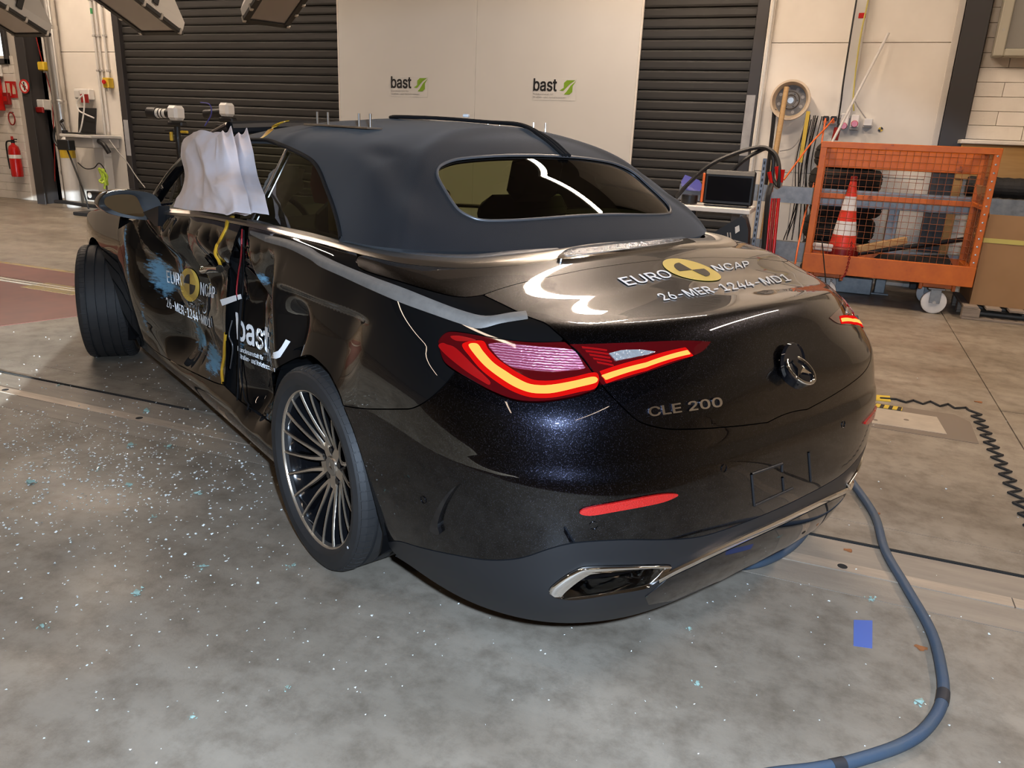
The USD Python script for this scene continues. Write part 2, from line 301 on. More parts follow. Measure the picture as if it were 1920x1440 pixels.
LAMPS = [(-.74, 3.3, -1.08, 5.75, 4.3), (-4.4, -3.1, -.2, -3.1, 5.0, True), (4.6, 1.0, 4.6, 4.6, 4.8), (-7.8, 1.4, -7.8, 5.0, 4.8), (4.6, -7, 4.6, -3.6, 4.8, True), (-7.8, -6.5, -7.8, -3, 4.8, True), (-1.05, -8, -1.05, -5.4, 4.8, True), (-.1, 2.9, 1.25, 3.35, 4.4), (-11, 5, -9.2, 5, 4.6)]
for n, a in enumerate(LAMPS):
    t = lamp(*a); setd(t, label=['unseen long ceiling lamp above the car facing the screen', 'unseen long ceiling lamp behind the photographer', 'unseen long ceiling lamp over the right side of the hall', 'unseen long ceiling lamp over the left side of the hall', 'unseen long ceiling lamp in the right rear corner', 'unseen long ceiling lamp in the left rear corner', 'unseen long ceiling lamp near the front wall', 'unseen short slanting ceiling lamp above the car', 'unseen short ceiling lamp above the left column'][n])
# ================================================================ things along the back wall
G = {}
G['screen'] = pbr('grey_white_screen', (.63, .615, .585), .75, noise=(.7, (.60, .585, .555), 3))
G['edge'] = pbr('screen_edge', (.72, .68, .62), .6)
G['black'] = pbr('black_plastic', (.012, .012, .013), .45)
G['blackr'] = pbr('black_rubber_bg', (.014, .013, .013), .75, bump=(60, .5, .004))
G['grey'] = pbr('grey_plastic', (.40, .38, .36), .5)
G['lgrey'] = pbr('light_grey_plastic', (.62, .60, .57), .5)
G['beige'] = pbr('beige_metal', (.42, .39, .31), .5)
G['mesh'] = pbr('heater_grille', (.24, .225, .20), .6, bump=(240, .5, .003))
G['galv'] = pbr('galvanised_steel', (.30, .31, .31), .45, .6, noise=(14, (.20, .21, .22), 5))
G['galvd'] = pbr('galvanised_perforated', (.26, .29, .34), .5, .4)
G['silver'] = pbr('silver_duct', (.62, .60, .57), .28, .9)
G['orange'] = mk('orange_lacquer', {'tc': ('texture_coordinate', {}), 'n': ('noise_texture', {'scale': 7.0, 'detail': 6.0, 'roughness': .7}), 'r': ('rgb_ramp', {'ramp': [(.28, (.16, .045, .015)), (.36, (.50, .105, .006)), (.75, (.62, .15, .010))]}), 'p': ('principled_bsdf', {'roughness': .45})}, [('tc.object', 'n.vector'), ('n.fac', 'r.fac'), ('r.color', 'p.base_color')], 'p.BSDF')
G['wire'] = pbr('orange_wire_mesh', (.25, .065, .01), .5)
G['ocord'] = pbr('orange_cord', (.80, .16, .035), .5)
G['red'] = pbr('red_lacquer', (.52, .010, .008), .25, coat=.6)
G['dred'] = pbr('dark_red', (.26, .012, .010), .4)
G['wood'] = pbr('pale_wood', (.55, .36, .17), .6, noise=(5, (.46, .28, .12), 5, (1, 12, 12)))
G['ply'] = pbr('plywood', (.40, .23, .075), .55, noise=(3, (.33, .18, .055), 6, (1, 6, 9)))
G['pallet'] = pbr('grey_wood', (.30, .24, .19), .8, noise=(8, (.20, .16, .125), 5, (1, 9, 9)))
G['card'] = pbr('cardboard', (.36, .205, .095), .8, noise=(3, (.32, .18, .08), 4))
G['cardp'] = pbr('card_print', (.10, .125, .11), .8)
G['strap'] = pbr('yellow_strap', (.55, .47, .12), .5)
G['yel'] = pbr('yellow_plastic', (.62, .42, .03), .45)
G['green'] = pbr('leaf_green_print', (.20, .36, .02), .5)
G['dgreen'] = pbr('green_print', (.03, .25, .07), .5)
G['white'] = pbr('white_plastic', (.76, .74, .71), .4)
G['cream'] = pbr('cream_enamel', (.66, .53, .38), .45)
G['rim'] = pbr('grey_cast_wheel', (.24, .22, .20), .5, .4, noise=(20, (.14, .13, .12), 5))
G['blue'] = pbr('blue_bag', (.05, .055, .30), .5)
G['film'] = pbr('grey_film', (.16, .17, .19), .3)
G['glassf'] = pbr('flood_glass', (.30, .265, .25), .12, .3, coat=1.)
G['lens'] = pbr('camera_lens', (.05, .05, .055), .3)
G['fluo'] = pbr('lime_marking', (.45, .62, .06), .5)
G['conew'] = pbr('cone_reflective_white', (.88, .88, .88), .45, emission_color=(1, 1, 1), emission_strength=.0)
G['coner'] = pbr('cone_red', (.85, .055, .03), .4)
G['screenoff'] = pbr('dark_display', (.006, .006, .008), .12)
def bgpx(p, y):
    d = (p[0] - 960) / FPX * WR - (p[1] - 720) / FPX * WU + WF; return CAMPOS + d * (y - CAMPOS[1]) / d[1]
def cable(name, pts, y, r, mat, label, catg='cable', parent=None):
    P = np.array([bgpx(p, yy if yy is not None else y) for p, yy in [(q[:2], q[2] if len(q) > 2 else y) for q in pts]]); return obj(name, tube(spline(P, 6), r, 7), mat, parent, label=label if parent is None else None, cat=catg if parent is None else None)
# the screen with its two logos
t = thing('photo_screen', 'tall pale grey screen with two green logos between the roller doors', 'screen', (-3.388, YW - .16, 0))
for a, b in ((-2.024, -.020), (-.018, 2.024)): obj('board', bx(a, b, -.012, .012, .25, 4.6, .003), G['screen'], t)
for s in (-1, 1): obj('edge_strip', bx(min(s * 2.024, s * 2.046), max(s * 2.024, s * 2.046), -.016, .016, .25, 4.6, .003), G['edge'], t); obj('foot', bx(s * 1.7 - .04, s * 1.7 + .04, -.14, .14, 0, .25, .01), G['grey'], t)
for k, x in enumerate((-4.62, -2.63)):
    yy = YW - .1735; lg = thing('logo_sign', 'small logo plate bast with a green leaf, ' + ('left' if k == 0 else 'right') + ' one on the pale screen', 'logo', (x + .27, yy, 1.95))
    obj('plate', bx(-.275, .275, -.0015, .0015, -.115, .13, .001), G['screen'], lg)
    obj('lettering', wallmount(text('bast', .135, .002, True, .30), -.265, -.005, -.004), G['black'], lg, smooth=False)
    for poly in ([(.075, .0), (.12, -.005), (.20, .075), (.265, .115), (.16, .115), (.125, .085), (.125, .03)], [(.13, -.045), (.20, -.045), (.235, -.015), (.235, .05), (.272, .105), (.21, .055), (.165, -.01)]):
        obj('leaf_mark', wallmount(ext(poly, .002), 0, 0, -.004), G['green'], lg, smooth=False)
    for j, s in enumerate(('Bundesanstalt für', 'Straßen- und Verkehrswesen')): obj('small_print', wallmount(text(s, .021, .001, False, (.26, .42)[j]), -.265, -.055 - .035 * j, -.003), G['grey'], lg, smooth=False)
# three flood lamps
def flood(x, y, z, label, rz=0., s=1.):
    t = thing('flood_lamp', label, 'lamp', (x, y, z), rz); W, D, H = .23 * s, .34 * s, .30 * s; a = math.radians(24)
    def tilt(m): m = m.copy(); c, s_ = math.cos(a), math.sin(a); m.apply_transform([[1, 0, 0, 0], [0, c, s_, 0], [0, -s_, c, 0], [0, 0, 0, 1]]); return m
    hull = trimesh.convex.convex_hull(np.array([(-W, -D, 0), (W, -D, 0), (W, D, 0), (-W, D, 0), (-W, -D, .09), (W, -D, .09), (W, D, .09), (-W, D, .09), (-W * .62, -D * .6, H), (W * .62, -D * .6, H), (W * .62, D * .6, H), (-W * .62, D * .6, H)]))
    obj('housing', tilt(hull), G['lgrey'], t, smooth=False); obj('glass', tilt(bx(-W + .035, W - .035, -D + .04, D - .04, -.012, .004)), G['glassf'], t)
    obj('frame', tilt(cat([bx(-W - .01, -W + .04, -D - .01, D + .01, -.022, .012, .004), bx(W - .04, W + .01, -D - .01, D + .01, -.022, .012, .004), bx(-W, W, -D - .01, -D + .045, -.022, .012, .004), bx(-W, W, D - .045, D + .01, -.022, .012, .004)])), G['black'], t)
    for sx in (-1, 1):
        for sy in (-1, -.3, .3, 1): obj('clip', tilt(bx(sx * W - .014, sx * W + .014, sy * D * .92 - .014, sy * D * .92 + .014, -.030, .02, .004)), G['silver'], t)
    for sx in (-1, 1): obj('bracket', tilt(bx(sx * (W + .012) - .006, sx * (W + .012) + .006, -.03, .03, .05, .5, .003)), G['black'], t)
    obj('hanger', cyl((0, .18, .40), (0, .18, 6.5 - z), .02, 8), G['black'], t)
flood(-6.45, 2.72, 2.28, 'grey flood lamp hanging at the far left, glass facing down'); flood(-4.80, 2.72, 2.285, 'grey flood lamp hanging before the left roller door'); flood(-3.30, 2.74, 2.30, 'grey flood lamp seen side-on, rightmost of three', 62., .8)
# ---- left end of the wall
t = thing('fire_extinguisher', 'red fire extinguisher hanging low at the far left wall', 'extinguisher', (-12.02, 6.66, .40))
obj('bottle', lathe([(0, 0), (.085, 0), (.092, .02), (.092, .42), (.075, .49), (.03, .53), (.028, .56)], 28), G['red'], t); obj('label', lathe([(.0925, .30), (.0925, .36)], 28), G['white'], t)
obj('valve', cat([lathe([(.03, .55), (.035, .58), (.02, .61), (0, .615)], 16), bx(-.02, .10, -.015, .015, .60, .62, .004), bx(-.02, .09, -.012, .012, .565, .58, .004)]), G['black'], t); obj('safety_tag', bx(.0, .06, -.03, -.02, .60, .66, .01), G['red'], t)
obj('hose', tube(spline([(-.03, 0, .585), (-.13, -.02, .55), (-.15, -.02, .35), (-.12, -.03, .12)], 8), .013, 8), G['black'], t)
t = thing('hose_cabinet', 'red hose box cut off by the left edge', 'box', (-12.45, 6.73, 1.46)); obj('body', bx(-.35, .20, -.14, .06, 0, .52, .01), G['red'], t); obj('handle', bx(.10, .13, -.165, -.14, .2, .3, .006), G['black'], t)
t = thing('call_point', 'small dark red alarm box beside the hose box', 'alarm', (-12.13, 6.78, 1.56)); obj('body', bx(-.07, .07, -.06, 0, 0, .19, .01), G['dred'], t); obj('button', bx(-.035, .035, -.068, -.06, .05, .13, .004), G['red'], t)
t = thing('hose_reel', 'thin red ring hanging below the alarm box', 'ring', (-12.10, 6.76, 1.34)); a = np.linspace(0, 2 * np.pi, 33)[:-1]; obj('ring', tube(np.c_[.075 * np.cos(a), 0 * a, .10 * np.sin(a)], .010, 8, True), G['dred'], t); obj('hook', cyl((0, .0, .09), (0, .04, .10), .012, 8), G['black'], t)
t = thing('fire_sign', 'red sign with a pictogram at the far left', 'sign', tuple(bgpx((21, 168), 6.785))); obj('plate', bx(-.13, .13, 0, .006, -.13, .13, .001), G['red'], t)
obj('pictogram', cat([bx(-.10, -.02, -.003, 0, -.10, .10, .001), bx(-.075, -.045, -.005, 0, .03, .06)]), G['cream'], t); obj('flame_mark', wallmount(ext([(.03, -.07), (.10, -.07), (.105, .0), (.085, .07), (.075, .02), (.055, .085), (.035, .0)], .003), 0, 0, -.003), G['cream'], t, smooth=False)
t = thing('no_entry_sign', 'round red and white prohibition sign on the left column', 'sign', tuple(bgpx((46, 162), 6.462))); obj('disc', lathe([(0, 0), (.105, 0), (.105, -.006), (0, -.006)], 28, 'y'), G['white'], t); obj('ring', lathe([(.083, -.006), (.083, -.010), (.107, -.010), (.107, .004)], 28, 'y'), G['red'], t)
obj('slash', place(bx(-.09, .09, -.008, .008, 0, .003), (0, -.010, 0), (.72, 0, -.69), (.69, 0, .72)), G['red'], t); obj('figure', cat([bx(-.012, .012, -.0085, -.006, -.06, .03), bx(-.035, .035, -.0085, -.006, -.015, .005), lathe([(0, -.0085), (.018, -.0085)], 12, 'y').apply_translation([0, 0, .048])]), G['black'], t, smooth=False)
t = thing('exit_sign', 'white box sign with a green mark under the window', 'sign', (-12.35, 6.70, 2.06)); obj('body', bx(-.30, .20, -.05, .06, -.06, .12, .008), G['white'], t); obj('mark', bx(-.12, -.08, -.054, -.05, -.04, .08), G['dgreen'], t); obj('sticker', bx(.08, .13, -.054, -.05, -.03, .02), G['yel'], t)
t = thing('air_duct', 'silver round duct standing against the left wall', 'duct', (-10.80, 6.67, 0)); obj('pipe', cyl((0, 0, .02), (0, 0, 6.4), .105, 28), G['silver'], t)
for z in (.5, 1.6, 2.7, 3.8): obj('collar', lathe([(.107, z), (.111, z + .01), (.111, z + .05), (.107, z + .06)], 28), G['silver'], t)
t = thing('gas_cylinder', 'grey cylinder standing in front of the silver duct', 'cylinder', (-10.55, 6.50, 0)); obj('body', lathe([(0, 0), (.10, 0), (.11, .02), (.11, .95), (.08, 1.05), (.035, 1.10), (.035, 1.14)], 28), G['lgrey'], t); obj('valve', lathe([(.03, 1.14), (.045, 1.16), (.045, 1.20), (0, 1.22)], 16), G['black'], t); obj('yellow_label', lathe([(.1115, .78), (.1115, .92)], 28), G['yel'], t)
t = thing('junction_box', 'small yellow box high on the left duct', 'box', (-10.99, 6.62, 2.09)); obj('body', bx(-.07, .07, -.06, .06, 0, .13, .015), G['yel'], t); obj('gland', cyl((0, 0, -.03), (0, 0, 0), .02, 10), G['grey'], t)
for k, (x, lab) in enumerate(((-9.98, 'left one of the grey conduits beside the left roller door'), (-9.90, 'middle one of the grey conduits beside the left roller door'), (-9.77, 'grey conduit leading to the red and yellow switch'), (-11.12, 'thin grey conduit left of the silver duct'))):
    t = thing('conduit_pipe', lab, 'pipe', (x, 6.765, 0)); z0 = (1.05, 1.2, 2.02, 1.9)[k]; obj('pipe', cyl((0, 0, z0), (0, 0, 6), .018, 10), G['lgrey'], t)
    for z in (2.1, 2.6, 3.1): obj('clamp', bx(-.028, .028, -.022, .03, z, z + .03, .004), G['grey'], t)
    if k == 0: obj('green_band', lathe([(.0185, 2.92), (.0185, 3.0)], 12), G['dgreen'], t)
t = thing('safety_switch', 'yellow box with a red knob beside the roller door', 'switch', (-9.76, 6.72, 1.86)); obj('box', bx(-.06, .06, -.04, .07, 0, .15, .01), G['yel'], t); obj('knob', lathe([(.0, -.075), (.03, -.075), (.034, -.06), (.024, -.04)], 16, 'y').apply_translation([0, 0, .085]), G['red'], t); obj('glands', cat([cyl((s * .03, 0, -.05), (s * .03, 0, 0), .016, 8) for s in (-1, 1)]), G['grey'], t)
t = thing('socket_box', 'white socket box above the laptop at the left wall', 'socket', (-10.30, 6.73, 1.68)); obj('box', bx(-.16, .16, -.05, .06, 0, .16, .012), G['white'], t); obj('lid', bx(-.02, .15, -.062, -.05, -.05, .08, .008), G['dred'], t); obj('lid', bx(-.15, -.03, -.062, -.05, .02, .13, .008), G['lgrey'], t)
t = thing('red_socket', 'white and red power socket left of the silver duct', 'socket', (-11.22, 6.70, 1.50)); obj('box', bx(-.08, .08, -.06, .09, 0, .16, .012), G['lgrey'], t); obj('flap', bx(-.07, .10, -.10, -.06, -.05, .04, .012), G['dred'], t); obj('plug', cyl((-.16, -.05, .02), (-.08, -.05, .02), .05, 12), G['black'], t)
t = thing('wall_laptop', 'dark laptop standing open on the grey wall shelf', 'laptop', (-10.10, 6.45, 1.16)); obj('display', place(bx(-.19, .19, 0, .38, -.008, .008, .004), (0, .08, .02), (1, 0, 0), (0, .18, .98)), G['black'], t); obj('keyboard_base', bx(-.19, .19, -.17, .09, 0, .02, .005), G['black'], t)
t = thing('wall_shelf', 'grey metal shelf carrying the laptop at the left wall', 'shelf', (-9.95, 6.48, 1.02)); obj('top', bx(-.38, .30, -.26, .30, .09, .135, .008), G['lgrey'], t); obj('body', bx(-.34, .26, -.20, .28, -.06, .09, .01), G['grey'], t); obj('post', bx(-.05, .16, .05, .20, -1.02, -.06, .008), G['lgrey'], t); obj('arm', tube(spline([(.26, -.1, .05), (.42, -.15, .0), (.48, -.12, -.12)], 6), .035, 8), G['black'], t)
t = thing('worklight_box', 'small black box on a thin stand before the left wall', 'lamp', (-9.80, 5.9, 0)); obj('head', bx(-.13, .12, -.06, .06, .93, 1.08, .012), G['black'], t); obj('pole', tube([(0, 0, .95), (.28, -.05, .42), (.40, -.08, .10)], .012, 8), G['black'], t); obj('foot', bx(.2, .6, -.2, .1, 0, .05, .01), G['black'], t)
cable('cable_coil', [(118, 225, 6.6), (104, 240, 6.6), (101, 255, 6.6), (104, 268, 6.6), (112, 275, 6.6), (120, 268, 6.6), (121, 245, 6.6), (114, 230, 6.6)], 6.6, .022, G['black'], 'black cable coil hanging beside the left duct')
cable('wall_cable', [(68, 70), (75, 100), (86, 140), (97, 180), (100, 230), (102, 270), (103, 340)], 6.7, .008, G['dred'], 'thin brown cable hanging down the left wall')
cable('white_cable', [(158, 175), (145, 190), (147, 206), (160, 214), (176, 221)], 6.5, .012, G['white'], 'white cable looping from the left socket box')
cable('white_cable', [(156, 176), (158, 200), (152, 240), (143, 262), (140, 272)], 6.4, .012, G['white'], 'white cable running down past the shelf edge')
cable('floor_cable', [(104, 378), (120, 379), (140, 382), (160, 385), (185, 388)], 6.3, .03, G['black'], 'black cable lying along the foot of the left wall')
cable('wall_cable', [(205, 262), (222, 285), (238, 304), (255, 330), (272, 352)], 6.3, .008, G['grey'], 'thin grey cable sagging across the door frame')
cable('loop_cable', [(146, 305), (160, 316), (176, 315), (186, 306), (197, 320), (200, 345), (202, 392)], 6.2, .008, G['black'], 'thin black cable loop low before the left wall')
t = thing('lime_tape_reel', 'lime green tangle of tape low at the left wall', 'tape', tuple(bgpx((196, 345), 6.0))); q = rng.normal(size=(14, 3)) * [.04, .03, .11]; obj('strands', tube(spline(q + [0, 0, .05], 8), .016, 7), G['fluo'], t)
t = thing('power_strip', 'black box with a round white light beside the mirror', 'box', tuple(bgpx((180, 365), 6.0))); obj('body', bx(-.13, .25, -.06, .06, -.08, .05, .01), G['black'], t); obj('light', lathe([(0, -.064), (.042, -.064), (.042, -.058)], 20, 'y').apply_translation([-.06, 0, -.01]), G['white'], t)
for k, (x, y, z, lab) in enumerate(((-6.20, 4.5, 1.485, 'white bodied high-speed camera with a long white lens on a tripod'), (-6.22, 5.35, 1.56, 'white bodied camera with a black lens on the tripod behind'))):
    t = thing('tripod_camera', lab, 'camera', (x, y, 0)); 
    obj('camera_body', bx(-.07, .08, -.08, .08, z - .07, z + .09, .03), G['white'], t); x0 = -.40 if k == 0 else -.33
    if k == 0:
        for a, b, r, mt in ((-.08, -.13, .05, 'black'), (-.13, -.17, .052, 'white'), (-.17, -.185, .054, 'black'), (-.185, -.215, .054, 'white'), (-.215, -.23, .056, 'black'), (-.23, -.27, .057, 'white'), (-.27, -.40, .068, 'black')): obj('lens_ring', cyl((a, 0, z), (b, 0, z), r, 20), G[mt], t)
    else: obj('lens', cyl((-.07, 0, z - .02), (-.34, 0, z - .05), .055, 20), G['black'], t)
    hd = obj('tripod_head', cat([bx(-.10, .12, -.05, .05, z - .14, z - .08, .015), cyl((0, 0, z - .30), (0, 0, z - .12), .035, 12), bx(-.18, -.03, -.02, .02, z - .20, z - .17, .008)]), G['black'], t); obj('yellow_lever', bx(.05, .16, -.015, .015, z - .21, z - .18, .008), G['yel'], t); obj('yellow_lever', bx(-.09, -.05, -.04, -.01, z - .30, z - .20, .008), G['yel'], t)
    obj('column', cyl((0, 0, z - .9), (0, 0, z - .28), .028, 12), G['black'], t)
    for j in range(3):
        a = 2 * np.pi * j / 3 + .5; obj('leg', tube([(.03 * math.cos(a), .03 * math.sin(a), z - .62), (.22 * math.cos(a), .22 * math.sin(a), .45), (.36 * math.cos(a), .36 * math.sin(a), .0)], [.022, .018, .014], 10), G['black'], t)
cable('camera_cable', [(376, 192, 4.6), (393, 196, 4.6), (396, 214, 4.6), (384, 236, 4.6)], 4.6, .007, G['blue'], 'thin blue cable curling behind the camera')
# ---- right end of the wall
t = thing('wall_heater', 'beige framed heater panel at the top right', 'heater', (2.72, 6.62, 2.34)); obj('frame', cat([bx(-.55, -.46, 0, .16, 0, 1.5, .01), bx(-.46, .6, 0, .16, 0, .07, .01)]), G['beige'], t); obj('grille', bx(-.46, .6, .03, .16, .07, 1.5, .005), G['mesh'], t); obj('screw', lathe([(0, -.003), (.012, -.003), (.012, .002)], 10, 'y').apply_translation([-.505, 0, .24]), G['grey'], t)
t = thing('spare_rim', 'grey car wheel rim with a cream edge hanging on the wall', 'rim', (.35, 6.74, 1.90))
obj('rim_edge', lathe([(.155, .0), (.170, -.10), (.185, -.13), (.205, -.13), (.208, -.10), (.19, .04)], 40, 'y'), G['cream'], t, smooth=40); obj('dish', lathe([(0, -.035), (.05, -.035), (.06, -.05), (.085, -.05), (.095, -.02), (.16, -.015)], 40, 'y'), G['rim'], t, smooth=40)
for k in range(6): a = k * np.pi / 3; obj('bolt_hole', lathe([(0, -.0515), (.007, -.0515)], 10, 'y').apply_translation([.072 * math.cos(a), 0, .072 * math.sin(a)]), G['black'], t)
for k in range(8): a = k * np.pi / 4 + .3; obj('vent', lathe([(0, -.019), (.018, -.019)], 12, 'y').apply_translation([.125 * math.cos(a), 0, .125 * math.sin(a)]), G['grey'], t)
obj('hub', lathe([(0, -.04), (.032, -.04), (.034, -.034)], 20, 'y'), G['silver'], t)
t = thing('broom_handle', 'pale wooden stick leaning through the hanging wheel rim', 'stick', (0, 0, 0)); obj('stick', cat([cyl(bgpx((1475, 163), 6.54), bgpx((1452, 300), 6.45), .026, 12, .030), cyl(bgpx((1452, 300), 6.45), bgpx((1415, 540), 6.35), .030, 12, .03)]), G['wood'], t)
t = thing('grey_pole', 'long thin grey pole leaning against the wall above the cart', 'pole', (0, 0, 0)); obj('pole', cyl(bgpx((1666, 62), 6.72), bgpx((1556, 275), 6.3), .014, 10), G['lgrey'], t)
t = thing('cable_duct', 'grey vertical cable duct above the wall sockets', 'duct', (.915, 6.75, 1.76)); obj('duct', bx(-.075, .06, -.03, .045, 0, 4.2, .006), G['lgrey'], t); obj('red_clip', bx(-.02, .05, -.036, -.03, .95, 1.0, .003), G['red'], t); obj('cap', bx(-.08, .065, -.034, .05, -.03, .0, .005), G['grey'], t)
for k, (x, lab) in enumerate(((.735, 'leftmost small grey wall socket with an orange cord'), (.815, 'second small grey wall socket with an orange cord'))):
    t = thing('wall_socket', lab, 'socket', (x, 6.75, 1.70)); obj('box', bx(-.034, .034, -.04, .05, -.04, .055, .012), G['grey'], t); obj('flap', bx(-.03, .03, -.055, -.04, .0, .05, .01), G['black'], t); obj('plug', cyl((0, -.09, -.01), (0, -.04, 0), .016, 10), G['ocord'], t)
for k, (x, lab, z) in enumerate(((.925, 'white wall socket with a red lid, left of the pair', 1.71), (1.03, 'white wall socket with a round red outlet', 1.70))):
    t = thing('power_socket', lab, 'socket', (x, 6.75, z)); obj('box', bx(-.042, .042, -.04, .05, -.06, .075, .01), G['white'], t); obj('outlet', lathe([(0, -.075), (.03, -.075), (.036, -.06), (.036, -.04)], 20, 'y').apply_translation([0, 0, -.02 if k else -.055]), G['red'], t); 
    if k: obj('base', bx(-.045, .045, -.03, .05, -.085, -.055, .008), G['grey'], t)
t = thing('switch_box', 'small pale junction box, rightmost of the wall sockets', 'box', (1.16, 6.75, 1.70)); obj('box', bx(-.045, .045, -.045, .05, -.04, .04, .01), G['white'], t); obj('base', bx(-.048, .048, -.03, .05, -.055, -.035, .006), G['grey'], t)
t = thing('target_mark', 'tiny black and yellow target mark on the wall', 'mark', (1.295, 6.795, 1.635)); obj('disc', lathe([(0, -.003), (.024, -.003)], 20, 'y'), G['yel'], t)
for s in (-1, 1): obj('quarter', wallmount(ext([(0, 0)] + [(.025 * math.cos(b), .025 * math.sin(b)) for b in np.linspace(0 if s > 0 else np.pi, np.pi / 2 if s > 0 else 1.5 * np.pi, 8)], .001), 0, 0, -.0035), G['black'], t, smooth=False)
t = thing('red_plug', 'dark red plug hanging beside the left wall sockets', 'plug', tuple(bgpx((1567, 250), 6.65))); obj('body', cyl((0, 0, -.07), (.01, 0, .06), .034, 14), G['dred'], t); obj('tail', cyl((.01, 0, .06), (.02, 0, .10), .014, 8), G['black'], t)
cable('black_cable', [(1606, 0), (1596, 60), (1582, 150), (1577, 190), (1571, 232)], 6.68, .009, G['black'], 'black cable hanging down beside the cable duct')
cable('yellow_cable', [(1628, 0), (1615, 60), (1606, 120), (1600, 180), (1601, 208)], 6.70, .008, G['strap'], 'yellow green cable running down the cable duct')
cable('grey_cable', [(1600, 185), (1612, 205), (1628, 228)], 6.72, .006, G['grey'], 'thin grey cable leading to the rightmost socket box')
cable('orange_cord', [(1548, 222, 6.66), (1545, 240, 6.6), (1530, 330, 6.3), (1510, 400, 6.0), (1497, 460, 5.7), (1491, 495, 5.6)], 6, .009, G['ocord'], 'orange cord hanging straight down from the left socket')
cable('orange_cord', [(1563, 222, 6.66), (1550, 238, 6.6), (1520, 270, 6.4), (1490, 310, 6.0), (1470, 337, 5.6)], 6, .009, G['ocord'], 'orange cord slanting left from the second socket')
t = thing('yellow_rule', 'yellow levelling staff standing behind hanging cables', 'staff', (0, 0, 0)); P = [bgpx(p, 6.6) for p in [(1512, 208), (1519, 209), (1504, 305), (1497, 304)]]; P = np.array(P); obj('staff', trimesh.convex.convex_hull(np.vstack([P, P + [0, .03, 0]])), G['yel'], t, smooth=False)
t = thing('hanging_cables', 'bundle of dark cables hanging below the wheel rim', 'cables', (0, 0, 0))
for k in range(14):
    x = 1492 + k * 2.4 + rng.uniform(-2, 2); P = [bgpx((x + 16 + rng.uniform(-3, 3), 215 + rng.uniform(0, 10)), 6.68), bgpx((x + rng.uniform(-3, 3), 300), 6.66), bgpx((x - 6 + rng.uniform(-4, 4), 380), 6.62), bgpx((x - 22 + k * 1.2 + rng.uniform(-9, 9), 450), 6.6)]; obj('cable', tube(spline(P, 6), .006, 6), G['grey' if k % 4 == 0 else 'black'], t)
cable('dark_strap', [(1452, 205), (1449, 240), (1442, 300), (1436, 350)], 6.65, .022, G['black'], 'dark strap hanging left of the wooden stick')
cable('grey_loop', [(1508, 228), (1500, 258), (1484, 278), (1462, 283)], 6.7, .007, G['grey'], 'grey cable curving below the wheel rim')
for k, (z0, z1, lab) in enumerate(((.863, 1.028, 'upper galvanised crash barrier beam along the wall'), (.27, .47, 'lower galvanised crash barrier beam near the floor'))):
    t = thing('barrier_beam', lab, 'barrier', (1.7, 6.03, 0)); h = z1 - z0; prof = [(-.06, z0), (-.06, z1), (.03, z1), (.03, z1 - .012), (-.048, z1 - .012), (-.048, z0 + .012), (.03, z0 + .012), (.03, z0)]
    m = ext(prof, 4.2); m = place(m, (-1.75, 0, 0), (0, 1, 0), (0, 0, 1)); obj('beam', m, G['galv'], t, smooth=False)
    for x in (-.4, .9): obj('bolt', cat([cyl((x, -.068, z0 + h * .5), (x, -.06, z0 + h * .5), .018, 8)]), G['galv'], t)
t = thing('barrier_post', 'grey steel post carrying the barrier beams', 'post', (1.53, 6.12, 0)); obj('post', bx(-.05, .05, -.05, .05, 0, 1.0, .006), G['galv'], t); obj('foot', bx(-.09, .09, -.08, .08, 0, .02, .004), G['galv'], t)
t = thing('floor_kerb', 'grey concrete kerb under the lower barrier beam', 'kerb', (1.2, 5.98, 0)); obj('kerb', bx(-.8, .25, -.04, .03, 0, .17, .01), G['galv'], t)
def tyre(x, y, z, label, grp=None):
    t = thing('stacked_tyre', label, 'tyre', (x, y, z)); obj('tyre', lathe([(.20, .02), (.24, 0), (.32, .01), (.35, .04), (.36, .075), (.352, .08), (.352, .09), (.36, .095), (.36, .155), (.352, .16), (.352, .17), (.36, .175), (.35, .20), (.32, .235), (.24, .245), (.20, .22)], 40), G['blackr'], t, smooth=35); obj('bead', lathe([(.20, .22), (.195, .12), (.20, .02)], 40), G['black'], t)
lv = ['lowest', 'second lowest', 'third from the floor', 'middle', 'second highest', 'topmost']
for k in range(6):
    if k < 4: tyre(1.05 + rng.uniform(-.02, .02), 6.42 - .48, .0 + k * .2, f'black tyre, {["lowest", "second", "third", "topmost"][k]} of the low stack behind the cage cart') if False else None
    tyre(1.05 + rng.uniform(-.03, .03), 6.43, .0 + k * .246, f'black tyre, {lv[k]} in the stack behind the cage cart')
# monitor bench
t = thing('work_bench', 'narrow bench with a white edge behind the car boot', 'bench', (-.05, 4.95, 0)); obj('top', bx(-.62, .31, -.10, .45, .80, .845, .006), G['white'], t); obj('leg', bx(-.58, -.52, .3, .36, 0, .80, .004), G['galv'], t); obj('leg', bx(.18, .24, .3, .36, 0, .80, .004), G['galv'], t)
t = thing('display_monitor', 'dark monitor with an orange side on the bench', 'monitor', (.02, 5.02, .845)); obj('case', bx(-.225, .235, -.03, .06, .02, .335, .014), G['black'], t); obj('display', bx(-.195, .205, -.036, -.030, .055, .275), G['screenoff'], t); obj('top_rail', bx(-.215, .225, -.034, -.028, .292, .33, .003), G['mesh'], t); obj('side_bumper', bx(-.245, -.222, -.035, .06, .03, .30, .006), G['ocord'], t); obj('foot', bx(-.2, .2, -.05, .1, 0, .022, .006), G['black'], t)
t = thing('tape_roll', 'dark roll lying on the bench left of the monitor', 'roll', tuple(bgpx((1292, 381), 5.05))); obj('roll', lathe([(.02, 0), (.075, 0), (.078, .01), (.078, .07), (.075, .08), (.02, .08)], 24), G['black'], t); obj('core', lathe([(.02, .08), (.02, 0)], 24), G['lgrey'], t)
